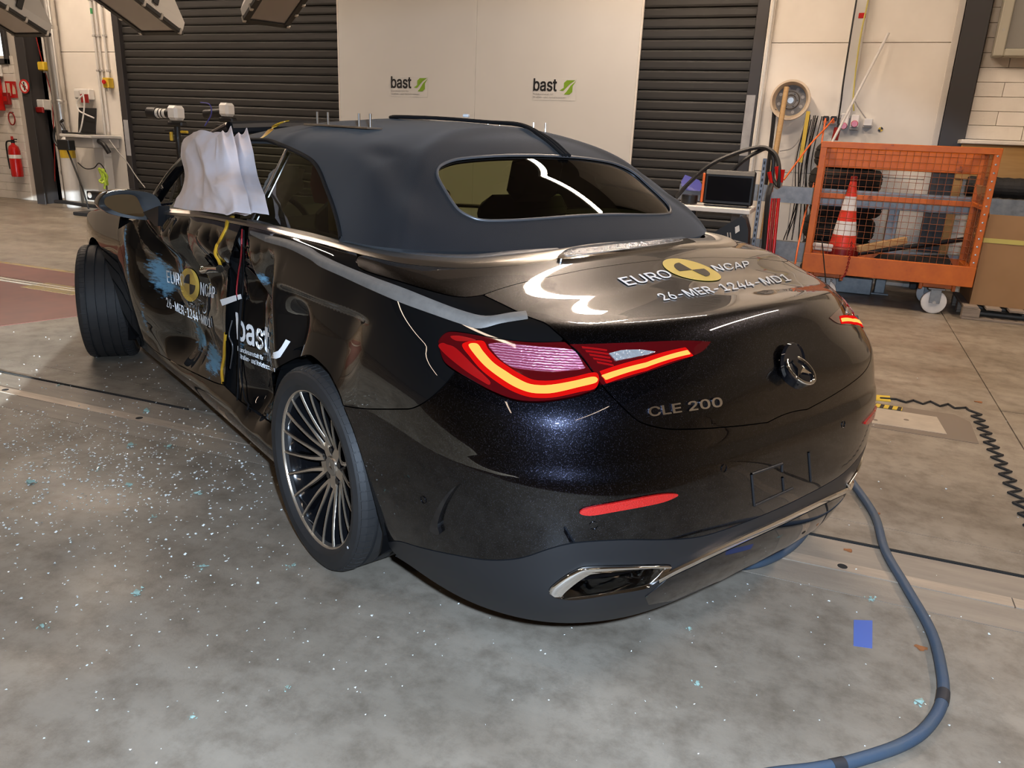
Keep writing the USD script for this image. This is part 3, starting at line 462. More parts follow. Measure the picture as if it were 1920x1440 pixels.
t = thing('blue_sack', 'blue bag with grey film left of the monitor', 'bag', tuple(bgpx((1297, 345), 5.4))); obj('bag', trimesh.convex.convex_hull(np.array([(-.10, -.05, .02), (-.085, .05, .085), (.06, .06, .04), (.12, 0, -.02), (.10, -.08, -.06), (-.03, -.08, -.06), (-.09, -.07, -.02)])), G['blue'], t, smooth=70); obj('film', trimesh.convex.convex_hull(np.array([(-.11, -.03, .0), (-.12, -.03, -.16), (.10, -.03, -.16), (.10, .02, -.03), (0, .06, -.1)])), G['film'], t, smooth=70); obj('stand', bx(-.10, .08, -.06, .06, -.34, -.15, .01), G['black'], t)
t = thing('perforated_post', 'grey perforated steel post right of the monitor', 'post', (.35, 5.2, 0))
for x in (-.05, .035):
    obj('rail', bx(x - .018, x + .018, -.018, .018, 0, 1.30, .003), G['galvd'], t)
    for k in range(24): obj('slot', bx(x - .006, x + .006, -.0195, -.0175, .05 + k * .052, .078 + k * .052), G['black'], t)
obj('foot', bx(-.15, .15, -.2, .2, 0, .03, .005), G['galvd'], t)
cable('cable_hose', [(1268, 370, 5.0), (1290, 345, 5.0), (1330, 310, 5.05), (1380, 287, 5.1), (1425, 276, 5.12), (1448, 284, 5.1), (1458, 300, 5.08), (1461, 325, 5.05), (1460, 350, 5.05)], 5, .020, G['black'], 'black cable arching over the monitor to the post')
cable('cable_hose', [(1372, 322, 5.1), (1395, 300, 5.1), (1420, 285, 5.14), (1440, 279, 5.14), (1450, 300, 5.1), (1448, 330, 5.1), (1455, 345, 5.08), (1462, 350, 5.06)], 5, .018, G['black'], 'second black cable rising from behind the monitor')
cable('cable_hose', [(1447, 345, 5.05), (1440, 370, 5.0), (1436, 410, 5.0), (1432, 460, 5.0), (1429, 475, 5.0)], 5, .022, G['black'], 'thick black cable hanging down the perforated post')
for k, (a, b, lab) in enumerate((((1442, 322), (1448, 352), 'left red clamp on the perforated post'), ((1456, 312), (1459, 340), 'middle red clamp on the perforated post'), ((1468, 318), (1465, 342), 'right red clamp beside the perforated post'))):
    t = thing('red_clamp', lab, 'clamp', (0, 0, 0)); P = np.array([bgpx(a, 5.05), bgpx(b, 5.05)]); obj('handle', cyl(P[0], P[1], .020, 10, .014), G['red'], t); obj('jaw', cyl(P[1], P[1] + [0, 0, -.04], .012, 8), G['silver'], t)
t = thing('tool_case', 'black hard case with a white label behind the boot', 'case', tuple(bgpx((1372, 480), 4.6))); 
cp_ = [bgpx(p, 4.6) for p in [(1330, 440), (1345, 432), (1390, 405), (1398, 412), (1403, 432), (1402, 462), (1385, 470), (1340, 475)]]; cp_ = np.array(cp_) - bgpx((1372, 480), 4.6); m = trimesh.convex.convex_hull(np.vstack([cp_, cp_ + [0, .22, 0]])); obj('shell', m, G['black'], t, smooth=40)
q = np.array([bgpx(p, 4.592) for p in [(1378, 426), (1386, 422), (1387, 433), (1379, 438)]]) - bgpx((1372, 480), 4.6); obj('label', trimesh.Trimesh(np.vstack([q, q + [0, -.004, 0]]), [[4, 5, 6], [4, 6, 7], [0, 2, 1], [0, 3, 2]], process=False), G['white'], t, smooth=False)
obj('ribs', cat([cyl(bgpx((x, 436), 4.59) - bgpx((1372, 480), 4.6), bgpx((x + 2, 455), 4.59) - bgpx((1372, 480), 4.6), .006, 6) for x in (1364, 1369)]), G['grey'], t); obj('stand', bx(-.2, .15, .05, .2, -(bgpx((1372, 480), 4.6)[2]), 0.03, .01), G['black'], t)
for k, (x, mt, lab) in enumerate(((1439, 'red', 'left red tube standing behind the perforated post'), (1446, 'dred', 'middle dark red tube behind the perforated post'), (1453, 'red', 'right red tube behind the perforated post'), (1432, 'wood', 'pale wooden batten behind the perforated post'))):
    t = thing('standing_tube' if k < 3 else 'standing_batten', lab, 'tube' if k < 3 else 'batten', (0, 0, 0)); a, b = bgpx((x + 7, 372), 5.9), bgpx((x, 445), 5.85); d = (b - a) / (b - a)[2] * -1; e = a + d * (-(a[2])) * -1; obj('tube', cyl(a, a + (b - a) * (a[2] / (a[2] - b[2])), .0165, 12), G[mt], t)
# ---- the cage cart and what it holds
t = thing('cage_cart', 'orange wire cage cart on white castors', 'cart', (1.5, 5.62, 0)); X0, X1, Y0_, Y1_ = -.70, .69, -.37, .28
for x, y in ((X0, Y0_), (X1, Y0_), (X0, Y1_), (X1, Y1_)): obj('post', bx(x - .028, x + .028, y - .028, y + .028, .34, 1.47, .004), G['orange'], t)
obj('top_rail', bx(X0 - .03, X1 + .03, Y0_ - .03, Y0_ + .03, 1.42, 1.475, .004), G['orange'], t); obj('top_rail', bx(X0, X1, Y1_ - .03, Y1_ + .03, 1.24, 1.475, .004), G['orange'], t)
for x in (X0, X1): obj('top_rail', bx(x - .03, x + .03, Y0_, Y1_, 1.43, 1.475, .004), G['orange'], t); obj('side_rail', bx(x - .02, x + .02, Y0_, Y1_, .95, .99, .003), G['orange'], t)
obj('mid_rail', bx(X0, X1, Y1_ - .02, Y1_ + .02, .94, .99, .003), G['orange'], t)
obj('base_rail', bx(X0 - .03, X1 + .03, Y0_ - .03, Y0_ + .02, .28, .46, .004), G['orange'], t); obj('base_rail', bx(X0 - .03, X1 + .03, Y1_ - .02, Y1_ + .03, .28, .44, .004), G['orange'], t)
for x in (X0, X1): obj('base_rail', bx(x - .03, x + .03, Y0_, Y1_, .28, .44, .004), G['orange'], t)
obj('floor_plate', bx(X0, X1, Y0_, Y1_, .30, .335), G['dred'], t)
def grid(n, m, u0, u1, v0, v1, f): return [cyl(f(u, v0), f(u, v1), .0021, 5) for u in np.linspace(u0, u1, n)] + [cyl(f(u0, v), f(u1, v), .0021, 5) for v in np.linspace(v0, v1, m)]
obj('wire_mesh', cat(grid(25, 18, X0, X1, .46, 1.44, lambda u, v: (u, Y0_, v))), G['wire'], t, kind='stuff'); obj('wire_mesh', cat(grid(15, 18, Y0_, Y1_, .46, 1.44, lambda u, v: (X1, u, v))), G['wire'], t, kind='stuff'); obj('wire_mesh', cat(grid(15, 18, Y0_, Y1_, .46, 1.44, lambda u, v: (X0, u, v))), G['wire'], t, kind='stuff')
for k in range(14): obj('rivet', lathe([(0, -.004), (.009, -.002), (.009, .002)], 8, 'y').apply_translation([X1, Y0_ - .028, .50 + k * .07]), G['silver'], t)
for x, y in ((.45, -.32), (.45, .20), (-.50, -.32), (-.50, .20)):
    c = obj('castor', lathe([(.0, -.025), (.085, -.025), (.105, -.018), (.108, 0), (.105, .018), (.085, .025), (0, .025)], 32, 'y').apply_translation([x, y, .108]), G['white'], t, smooth=40)
    obj('fork', cat([bx(x - .045, x + .045, y - .045, y - .034, .10, .235, .003), bx(x - .045, x + .045, y + .034, y + .045, .10, .235, .003), bx(x - .07, x + .07, y - .05, y + .05, .225, .24, .003)]), G['galv'], c); obj('axle', cyl((x, y - .055, .108), (x, y + .055, .108), .016, 10), G['silver'], c); obj('mount', cat([bx(x - .12, x + .12, y - .02, y + .08, .24, .29, .004), bx(x - .15, x - .12, y - .03, y + .02, .22, .29, .004), bx(x + .12, x + .15, y - .03, y + .02, .22, .29, .004)]), G['orange'], c)
t = thing('traffic_cone', 'red and white traffic cone standing in the cage cart', 'cone', (1.10, 5.52, .34)); obj('base', cat([bx(-.15, .15, -.15, .15, 0, .04, .015), lathe([(.15, .03), (.15, .16), (.135, .18), (.12, .185)], 28)]), G['dred'], t)
pr = [(.125, .17), (.028, .80)]
def cs(z0, z1, o=0.): f = lambda z: .125 + (z - .17) / .63 * (.028 - .125) + o; return lathe([(f(z0), z0), (f(z1), z1)], 32)
for z0, z1, mt in ((.17, .29, 'coner'), (.29, .42, 'conew'), (.42, .52, 'coner'), (.52, .65, 'conew'), (.65, .80, 'coner')): obj('band', cs(z0, z1), G[mt], t)
obj('tip', lathe([(.030, .78), (.032, .83), (.026, .835), (0, .835)], 20), G['dred'], t)
for k, (p, q_, r, mt, lab) in enumerate((((1608, 467), (1699, 450), .030, 'wood', 'pale wooden batten lying in the cage cart'), ((1590, 478), (1812, 448), .022, 'black', 'dark bar lying behind the wooden batten'), ((1526, 458), (1560, 462), .020, 'white', 'upper white tube end beside the cone'), ((1526, 465), (1560, 469), .018, 'lgrey', 'lower white tube end beside the cone'))):
    t = thing(('wood_batten', 'steel_bar', 'white_tube', 'white_tube')[k], lab, ('batten', 'bar', 'tube', 'tube')[k], (0, 0, 0)); yy = (5.40, 5.75, 5.32, 5.32)[k]; a, b = bgpx(p, yy), bgpx(q_, yy + (.15 if k < 2 else .1)); 
    if mt == 'wood': d = (b - a) / np.linalg.norm(b - a); obj('batten', place(bx(0, np.linalg.norm(b - a), -.03, .03, -.03, .03, .004), a, d, np.cross([0, 0, 1], d) / np.linalg.norm(np.cross([0, 0, 1], d))), G[mt], t)
    else: obj('bar', cyl(a, b, r, 12), G[mt], t)
t = thing('sheet_heap', 'dark heap of folded sheets on the cart floor', 'heap', (1.75, 5.75, .338)); obj('heap', trimesh.convex.convex_hull(np.array([(-.4, -.2, 0), (.38, -.2, 0), (.38, .10, 0), (-.4, .10, 0), (-.3, -.15, .08), (.30, -.15, .12), (.3, .08, .15), (-.3, .08, .1)])), G['black'], t, smooth=50)
t = thing('cart_chain', 'rusty chain hanging over the front of the cart', 'chain', (0, 0, 0)); P = spline([bgpx(p, 5.20) for p in [(1597, 452), (1595, 470), (1590, 495), (1584, 515), (1577, 522)]], 6)
for k in range(len(P) - 1):
    a = np.linspace(0, 2 * np.pi, 13)[:-1]; d = (P[k + 1] - P[k]); L = np.linalg.norm(d); d /= L; s_ = np.array([1., 0, 0]) if k % 2 else np.array([0, 1., 0]); obj('link', tube((P[k] + P[k + 1]) / 2 + L * .72 * np.cos(a)[:, None] * d + .008 * np.sin(a)[:, None] * s_, .0035, 5, True), G['dred'], t)
t = thing('thin_rod', 'thin black rod leaning at the cart front', 'rod', (0, 0, 0)); obj('rod', cyl(bgpx((1541, 448), 5.17), bgpx((1541, 448), 5.17) + (bgpx((1548, 525), 5.12) - bgpx((1541, 448), 5.17)) * (bgpx((1541, 448), 5.17)[2] / (bgpx((1541, 448), 5.17)[2] - bgpx((1548, 525), 5.12)[2])), .005, 8), G['black'], t); obj('tip', cyl(bgpx((1541, 446), 5.17), bgpx((1541, 449), 5.17), .008, 8), G['black'], t)
# ---- pallet, box, shelf at the right edge
t = thing('wood_pallet', 'weathered wooden pallet under the cardboard box', 'pallet', (2.78, 5.45, 0))
for y in (-.22, .12, .46):
    obj('runner', bx(-.60, .60, y - .05, y + .05, .0, .022, .003), G['pallet'], t)
    for x in (-.53, 0, .53): obj('spacer', bx(x - .07, x + .07, y - .05, y + .05, .022, .10, .004), G['pallet'], t)
for x in np.linspace(-.54, .54, 7): obj('deck_board', bx(x - .06, x + .06, -.27, .51, .10, .122, .003), G['pallet'], t)
t = thing('cardboard_box', 'brown cardboard box with a yellow strap on the pallet', 'box', (2.80, 5.60, .122)); obj('body', cat([bx(-.56, .50, -.30, -.294, 0, .80), bx(-.56, .50, .394, .40, 0, .80), bx(-.56, -.554, -.294, .394, 0, .80), bx(.494, .50, -.294, .394, 0, .80), bx(-.554, .494, -.294, .394, 0, .01)]), G['card'], t)
for s in ((-.56, -.55, -.36, -.30, .80, .98),): obj('flap', place(bx(0, .75, 0, .26, -.003, .003), (-.56, .42, .78), (0, -1, .0), (-.28, 0, .96)), G['card'], t)
obj('strap', bx(-.563, .503, -.304, .403, .555, .595), G['strap'], t); obj('logo', wallmount(Polygon(Point(0, 0).buffer(.085, 20)) and ext(shapely.affinity.scale(Point(0, 0).buffer(.085, 20), 1, .55), .001), .02, .385, -.3015), G['cardp'], t, smooth=False); obj('print', wallmount(text('CH', .10, .001), -.13, .20, -.3012), G['cardp'], t, smooth=False)
t = thing('boxed_tyre', 'tyre tread showing above the cardboard box', 'tyre', (2.80, 5.66, .66)); obj('tyre', lathe([(.16, -.11), (.26, -.11), (.30, -.09), (.305, 0), (.30, .09), (.26, .11), (.16, .11)], 48, 'x'), pbr('dusty_tyre', (.10, .085, .07), .8, bump=(30, .6, .01)), t)
t = thing('plywood_board', 'plywood board along the wall above the black roll', 'board', (2.95, 6.52, 1.0)); obj('board', bx(-.90, .9, -.03, .03, .18, .52, .006), G['ply'], t); obj('ledge', bx(-.92, .9, -.06, .26, .52, .56, .006), R['block'], t); obj('upright', bx(-.90, -.82, -.01, .05, -1.0, .2, .006), G['ply'], t)
t = thing('black_roll', 'ribbed black tyre lying under the plywood board', 'tyre', (3.15, 6.34, 1.04)); obj('tread', lathe([(.0, -1.0), (.09, -1.0), (.10, -.98)] + [(.10 - .006 * (k % 2), -.96 + k * .05) for k in range(40)] + [(.10, 1.0), (0, 1.0)], 20, 'x').apply_translation([0, 0, .08]), G['blackr'], t, smooth=False)
# ================================================================ the car (its own frame: x right, y ahead, z up, origin on the floor under the rear axle)
M = {}
M['paint'] = mk('car_paint', {'tc': ('texture_coordinate', {}), 'v': ('voronoi_texture', {'scale': 900.0}), 'r': ('rgb_ramp', {'ramp': [(0, (.003, .003, .004)), (.8, (.006, .006, .009)), (1, (.14, .15, .22))]}),
                'p': ('principled_bsdf', dict(metallic=1., roughness=.34, coat_weight=1., coat_roughness=.012, coat_ior=1.5))},
                [('tc.object', 'v.vector'), ('v.color', 'r.fac'), ('r.color', 'p.base_color')], 'p.BSDF')
M['scuffed'] = mk('car_paint_scuffed', {'tc': ('texture_coordinate', {}), 'a': ('attribute', {'attribute': 'scuff'}), 'mp': ('mapping', {'scale': (22, 14, 60)}),
                'n': ('noise_texture', {'scale': 1.0, 'detail': 6.0, 'roughness': .65}), 's': ('math', {'math_type': 'add'}), 'c': ('math', {'math_type': 'subtract', 'value2': 1.02}), 'k': ('math', {'math_type': 'multiply', 'value2': 5.0, 'use_clamp': True}),
                'mx': ('mix', {'color1': (.004, .004, .0042), 'color2': (.14, .31, .46)}), 'rr': ('map_range', {'from_min': 0., 'from_max': 1., 'to_min': .03, 'to_max': .5}), 'ci': ('math', {'math_type': 'subtract', 'value1': 1.0}),
                'p': ('principled_bsdf', dict(roughness=.3, coat_roughness=.012, specular_ior_level=.2))},
                [('tc.object', 'mp.vector'), ('mp.vector', 'n.vector'), ('n.fac', 's.value1'), ('a.fac', 's.value2'), ('s.value', 'c.value1'), ('c.value', 'k.value1'), ('k.value', 'mx.fac'), ('mx.color', 'p.base_color'),
                 ('k.value', 'rr.value'), ('rr.result', 'p.roughness'), ('k.value', 'ci.value2'), ('ci.value', 'p.coat_weight')], 'p.BSDF')
M['satin'] = pbr('satin_black_plastic', (.012, .0125, .0145), .42, bump=(700, .12, .0006))
M['gloss'] = pbr('gloss_black_trim', (.004, .004, .005), .05, coat=.6)
M['matte'] = pbr('matte_black', (.008, .008, .009), .8, spec=.2)
M['chrome'] = pbr('chrome', (.86, .84, .81), .06, 1.)
M['alu'] = pbr('satin_aluminium', (.62, .59, .55), .28, 1.)
M['trimgrey'] = pbr('dark_grey_trim', (.10, .10, .105), .4, .3)
M['fabric'] = mk('soft_top_cloth', {'tc': ('texture_coordinate', {}), 'w': ('noise_texture', {'scale': 900.0, 'detail': 2.0}), 'n': ('noise_texture', {'scale': 5.0, 'detail': 3.0}), 'r': ('rgb_ramp', {'ramp': [(.3, (.0085, .0085, .0105)), (.7, (.0115, .0115, .0135))]}),
                'b': ('bump', {'strength': .35, 'distance': .0012}), 'p': ('principled_bsdf', dict(roughness=.82, specular_ior_level=.25, sheen_weight=.10, sheen_roughness=.5, sheen_tint=(.95, .97, 1.)))},
                [('tc.object', 'w.vector'), ('tc.object', 'n.vector'), ('n.fac', 'r.fac'), ('r.color', 'p.base_color'), ('w.fac', 'b.height'), ('b.normal', 'p.normal')], 'p.BSDF')
M['glass'] = pane('tinted_window', (.27, .30, .17), 1.5)
M['wglass'] = pane('windscreen_glass', (.75, .78, .66), 1.5)
M['rubber'] = pbr('tyre_rubber', (.016, .016, .017), .62, noise=(14, (.024, .023, .023), 3), bump=(260, .15, .001))
M['sidewall'] = pbr('tyre_sidewall', (.013, .013, .014), .5)
M['tan'] = pbr('machined_alloy', (.66, .55, .43), .30, .85)
M['alloy'] = pbr('black_alloy', (.006, .006, .007), .12, coat=1.)
M['disc'] = pbr('brake_disc_steel', (.20, .19, .18), .35, .9)
M['led'] = glow('tail_led', (1., .135, .028), 5.)
M['ledred'] = glow('tail_led_glow', (1., .010, .008), .75)  # red glow around the lit LEDs, put in as emission
M['lens'] = pbr('smoked_red_lens', (.055, .001, .002), .05, coat=1.)
M['lensred'] = pbr('red_lens', (.20, .002, .003), .18, coat=1., emission_color=(1., .01, .004), emission_strength=.05)  # slight emission stands in for LED light scattered in the lens
M['pink'] = mk('clear_pink_lens', {'tc': ('texture_coordinate', {}), 'w': ('wave_texture', {'bands_direction': 'z', 'scale': 60.0, 'distortion': 2.5, 'detail': 3.0, 'detail_scale': 2.0}), 'r': ('rgb_ramp', {'ramp': [(0, (.20, .035, .08)), (.55, (.36, .11, .19)), (1, (.60, .30, .40))]}),
                'b': ('bump', {'strength': .7, 'distance': .003}), 'p': ('principled_bsdf', dict(roughness=.12, metallic=.55, coat_weight=1., emission_color=(1., .12, .25), emission_strength=.10))},  # weak pink emission stands in for lamp light inside the lens
                [('tc.object', 'w.vector'), ('w.color', 'r.fac'), ('r.color', 'p.base_color'), ('w.fac', 'b.height'), ('b.normal', 'p.normal')], 'p.BSDF')
M['refl'] = mk('reflector_red', {'tc': ('texture_coordinate', {}), 'v': ('voronoi_texture', {'scale': 260.0}), 'b': ('bump', {'strength': .8, 'distance': .002}), 'p': ('principled_bsdf', dict(base_color=(.46, .010, .008), roughness=.22, coat_weight=1.))},
                [('tc.object', 'v.vector'), ('v.distance', 'b.height'), ('b.normal', 'p.normal')], 'p.BSDF')
M['clear'] = mk('clear_lens', {'tc': ('texture_coordinate', {}), 'v': ('voronoi_texture', {'scale': 110.0}), 'b': ('bump', {'strength': .8, 'distance': .003}), 'p': ('principled_bsdf', dict(base_color=(.62, .62, .63), roughness=.12, metallic=.7, coat_weight=1.))},
                [('tc.object', 'v.vector'), ('v.distance', 'b.height'), ('b.normal', 'p.normal')], 'p.BSDF')
M['white'] = pbr('white_print', (.80, .80, .80), .35)
M['yellow'] = pbr('yellow_print', (.72, .50, .09), .35)
M['ink'] = pbr('black_print', (.006, .006, .006), .25)
M['tape'] = pbr('grey_cloth_tape', (.115, .105, .095), .55, noise=(30, (.155, .14, .125), 4, (1, 1, 1)), bump=(60, .3, .002))
M['ytape'] = pbr('yellow_tape', (.70, .40, .03), .4)
M['airbag'] = pbr('airbag_cloth', (.78, .76, .84), .8, noise=(5, (.74, .64, .62), 5), bump=(400, .2, .001))
M['film'] = mk('airbag_film', {'t': ('transparent_bsdf', {'color': (.8, .78, .72)}), 'd': ('diffuse_bsdf', {'color': (.55, .52, .48)}), 'm': ('mix_closure', {'fac': .45})}, [('t.BSDF', 'm.closure1'), ('d.BSDF', 'm.closure2')], 'm.closure')
M['leather'] = pbr('black_leather', (.010, .010, .011), .45)
M['yfoam'] = pbr('yellow_cover', (.42, .28, .02), .6)
M['redcloth'] = pbr('red_cloth', (.35, .012, .02), .6)
M['mirror'] = pbr('mirror_glass', (.72, .70, .60), .02, 1.)

def smax(a, b, k): return .5 * (a + b + np.sqrt((a - b)**2 + k * k))
def sst(x, a, b):
    t = np.clip((x - a) / (b - a), 0, 1); return t * t * (3 - 2 * t)
_W = PC([-1.2, -.25, 0, .45, .9, 1.6, 2.4, 2.87, 3.2, 3.5, 3.72], [.905, .915, .928, .925, .915, .905, .91, .92, .90, .80, .52])
_Wz = PC([.1, .2, .3, .45, .62, .75, .88, .96, 1.03, 1.15], [-.10, -.065, -.035, -.012, 0, -.006, -.03, -.06, -.10, -.2])
_R = PC([.1, .17, .24, .30, .38, .46, .56, .62, .66, .72, .82, .90, .93, .97, 1.03, 1.2], [-.96, -1.03, -1.075, -1.095, -1.105, -1.112, -1.108, -1.102, -1.088, -1.082, -1.069, -1.034, -1.018, -.985, -.90, -.6])
_N = PC([.1, .35, .62, .74, .87, .98, 1.1], [3.3, 3.4, 3.6, 3.4, 2.6, 2.25, 2.2])
_G = PC([-1.2, -.97, -.85, -.7, -.45, -.2, .2, .8, 1.6, 1.9, 2.4, 3, 3.5, 3.8], [.982, .978, .978, .996, 1.053, 1.080, 1.085, 1.08, 1.045, 1.03, .99, .93, .84, .74])
def Fside(x, y, z):
    yy = np.minimum(y, -.25); W = _W(np.clip(y, -1.2, 3.72)) + _Wz(np.clip(z, .1, 1.15)); n = _N(np.clip(z, .1, 1.1)); D = -.25 - _R(np.clip(z, .1, 1.2))
    a = np.abs(x) / W; b = np.maximum((-.25 - yy) / D, 0)
    return ((a**n + b**n)**(1 / n) - 1) * .93
def Fbody(x, y, z): return smax(Fside(x, y, z), z - (_G(np.clip(y, -1.2, 3.8)) - .065 * x * x), .018)
def dent(y, z):
    """How far the barrier pushed the left flank in."""
    q = np.stack([np.asarray(y, float), np.asarray(z, float), np.zeros_like(np.asarray(y, float))], -1)
    w = meshkit.noise(q * 3.1 + 5) - .5; w2 = meshkit.noise(q * 1.7 + 9, 5) - .5
    sy = sst(y + .12 * w, .24, .40) * (1 - sst(y + .1 * w, 1.80, 2.30)); sz = sst(z, .17, .36) * (1 - sst(z + .10 * w, .76, .93))
    d = .115 * sy * sz + .06 * np.exp(-((y - .78) / .10)**2) * sst(z, .2, .35) * (1 - sst(z, .80, .99))
    zone = sst(y, .20, .42) * (1 - sst(y, 2.0, 2.4)) * sst(z, .2, .34) * (1 - sst(z, .94, 1.0))
    pl = np.abs(((y * 3.6 + 1.6 * w + .5 * (z - .8)) % 1) - .5) * 2
    d = d + .040 * (pl - .5) * zone * np.exp(-((z - .83) / .10)**2)                     # pleats under the belt line
    r1 = 1 - np.abs(2 * meshkit.noise(q * [3.4, 2.6, 1] + [11, 3, 0] + .5 * w2[..., None], 3) - 1); r2 = 1 - np.abs(2 * meshkit.noise(q * [9, 6, 1] + 2, 4) - 1)
    near = np.exp(-((y - .62) / .35)**2)
    d = d + zone * (.045 * (r1**3 - .3) + (.004 + .010 * near) * (r2**2 - .45))
    d = d + .05 * np.exp(-((y - .42) / .09)**2 - ((z - .60) / .16)**2) * (.4 + r1) + .035 * np.exp(-((y - 2.0) / .16)**2 - ((z - .62) / .12)**2)
    d = d + .03 * np.exp(-((y - 1.55) / .25)**2 - ((z - .42) / .09)**2)
    d = np.maximum(d, -.02) * sst(y, .12, .3)
    up = (1 - sst(z, .875, .905)) * sst(z, .62, .80) * sst(y + .25 * (z - .8), -.34, -.16) * (1 - sst(y, .18, .32))
    return d + up * (.030 + .035 * (meshkit.noise(q * [3.3, 3.0, 1] + 4, 8) - .4)) + .05 * np.exp(-((y - .16) / .055)**2) * sst(z, .52, .66) * (1 - sst(z, .80, .87))
def Fcrash(x, y, z): return Fbody(np.where(x < 0, x - dent(y, z), x), y, z)
_G2 = PC([-1, -.45, -.40, -.1, .12, .3, .6, 1.0, 1.4, 1.62, 1.8], [.74, 1.045, 1.075, 1.27, 1.385, 1.420, 1.437, 1.437, 1.415, 1.385, 1.33])
def Ftop(x, y, z):
    W = .765 - (z - 1.07) * .50 - .04 * np.clip(y - .6, 0, 2); D = .58 + .10 * (z - 1.07); yy = np.minimum(y, .15)
    fs = (((np.abs(x) / W)**3.4 + ((.15 - yy) / D)**3.4)**(1 / 3.4) - 1) * .7
    fd = (z - (_G2(np.clip(y, -1, 1.8)) - .21 * x * x)) * .85
    bow = .010 * np.exp(-((y - (.24 - .9 * x * x)) / .05)**2) + .006 * np.exp(-((y - .85) / .06)**2)
    fold = .012 * np.exp(-((np.abs(x) - .56 + .12 * (y - .1)) / .06)**2) * sst(z, 1.12, 1.22) * (1 - sst(z, 1.3, 1.36)) * (1 - sst(y, .1, .5))
    return smax(fs, fd, .06) - bow + fold

class Surf:
    """A closed shape F < 0 seen from a spine; q is the plane in which its skin lies unrolled."""
    def __init__(s, F, y0, z0, F0=None): s.F, s.y0, s.z0, s.F0 = F, y0, z0, F0 or F
    def at(s, q):
        q = np.atleast_2d(q).astype(float); rear = q[:, 1] < s.y0
        v = np.where(rear[:, None], q - [0, s.y0], np.c_[q[:, 0], np.zeros(len(q))]); w = np.linalg.norm(v, axis=1); d = v / np.maximum(w, 1e-9)[:, None]
        O = np.c_[np.zeros(len(q)), np.where(rear, s.y0, q[:, 1]), np.full(len(q), s.z0)]
        D = np.c_[d * np.sin(w)[:, None], np.cos(w)]
        a, b = np.full(len(q), .02), np.full(len(q), 2.2)
        for _ in range(34):
            m = (a + b) / 2; P = O + m[:, None] * D; neg = s.F(*P.T) < 0
            a, b = np.where(neg, m, a), np.where(neg, b, m)
        return O + a[:, None] * D
    def q(s, P):
        P = np.atleast_2d(P); rear = P[:, 1] < s.y0
        h = np.where(rear[:, None], P[:, :2] - [0, s.y0], np.c_[P[:, 0], np.zeros(len(P))]); r = np.linalg.norm(h, axis=1)
        w = np.arctan2(r, P[:, 2] - s.z0); o = np.c_[np.zeros(len(P)), np.where(rear, s.y0, P[:, 1])]
        return o + h / np.maximum(r, 1e-9)[:, None] * w[:, None]
    def normal(s, P, e=1.5e-3):
        g = np.stack([s.F(*(P + e * k).T) - s.F(*(P - e * k).T) for k in np.eye(3)], -1)
        return g / np.maximum(np.linalg.norm(g, axis=1, keepdims=True), 1e-12)
    def hit(s, px):
        """Where the sight lines through these points of the photograph meet the skin."""
        px = np.atleast_2d(px).astype(float)
        d = (px[:, :1] - 960) / FPX * CR - (px[:, 1:] - 720) / FPX * CU + CF; d /= np.linalg.norm(d, axis=1, keepdims=True)
        C = CARCAM; t = np.linspace(.9, 6.5, 280); n = len(px)
        V = s.F0(*(C + t[None, :, None] * d[:, None]).reshape(-1, 3).T).reshape(n, -1)
        neg = V < 0; i = np.where(neg.any(1), neg.argmax(1), V.argmin(1)); a, b = t[np.maximum(i - 1, 0)], t[i]
        if s.F is not s.F0:
            tt = a[:, None] + np.linspace(-.1, .5, 61)[None]; V = s.F(*(C + tt[..., None] * d[:, None]).reshape(-1, 3).T).reshape(n, -1); neg = V < 0
            i = np.where(neg.any(1), neg.argmax(1), V.argmin(1)); r = np.arange(n); a, b = tt[r, np.maximum(i - 1, 0)], tt[r, i]
        for _ in range(26):
            m = (a + b) / 2; neg2 = s.F(*(C + m[:, None] * d).T) < 0; a, b = np.where(neg2, a, m), np.where(neg2, m, b)
        return C + b[:, None] * d
CARCAM = np.array([-1.867, -2.146, 1.3814])
BODY, CRASH, TOP = Surf(Fbody, -.25, .62), Surf(Fcrash, -.25, .62, Fbody), Surf(Ftop, .15, .95)
def tr(S, px, n=6, closed=False): return S.q(S.hit(spline(px, n, closed)))       # a traced curve, unrolled
def mir(q): return np.asarray(q)[::-1] * [-1, 1]
def sideq(S, pts):
    """Unrolled points of the left flank from (y, z)."""
    pts = np.array(pts, float); a, b = np.full(len(pts), .05), np.full(len(pts), 1.3)
    for _ in range(30):
        m = (a + b) / 2; neg = S.F(-m, pts[:, 0], pts[:, 1]) < 0; a, b = np.where(neg, m, a), np.where(neg, b, m)
    return S.q(np.c_[-a, pts])
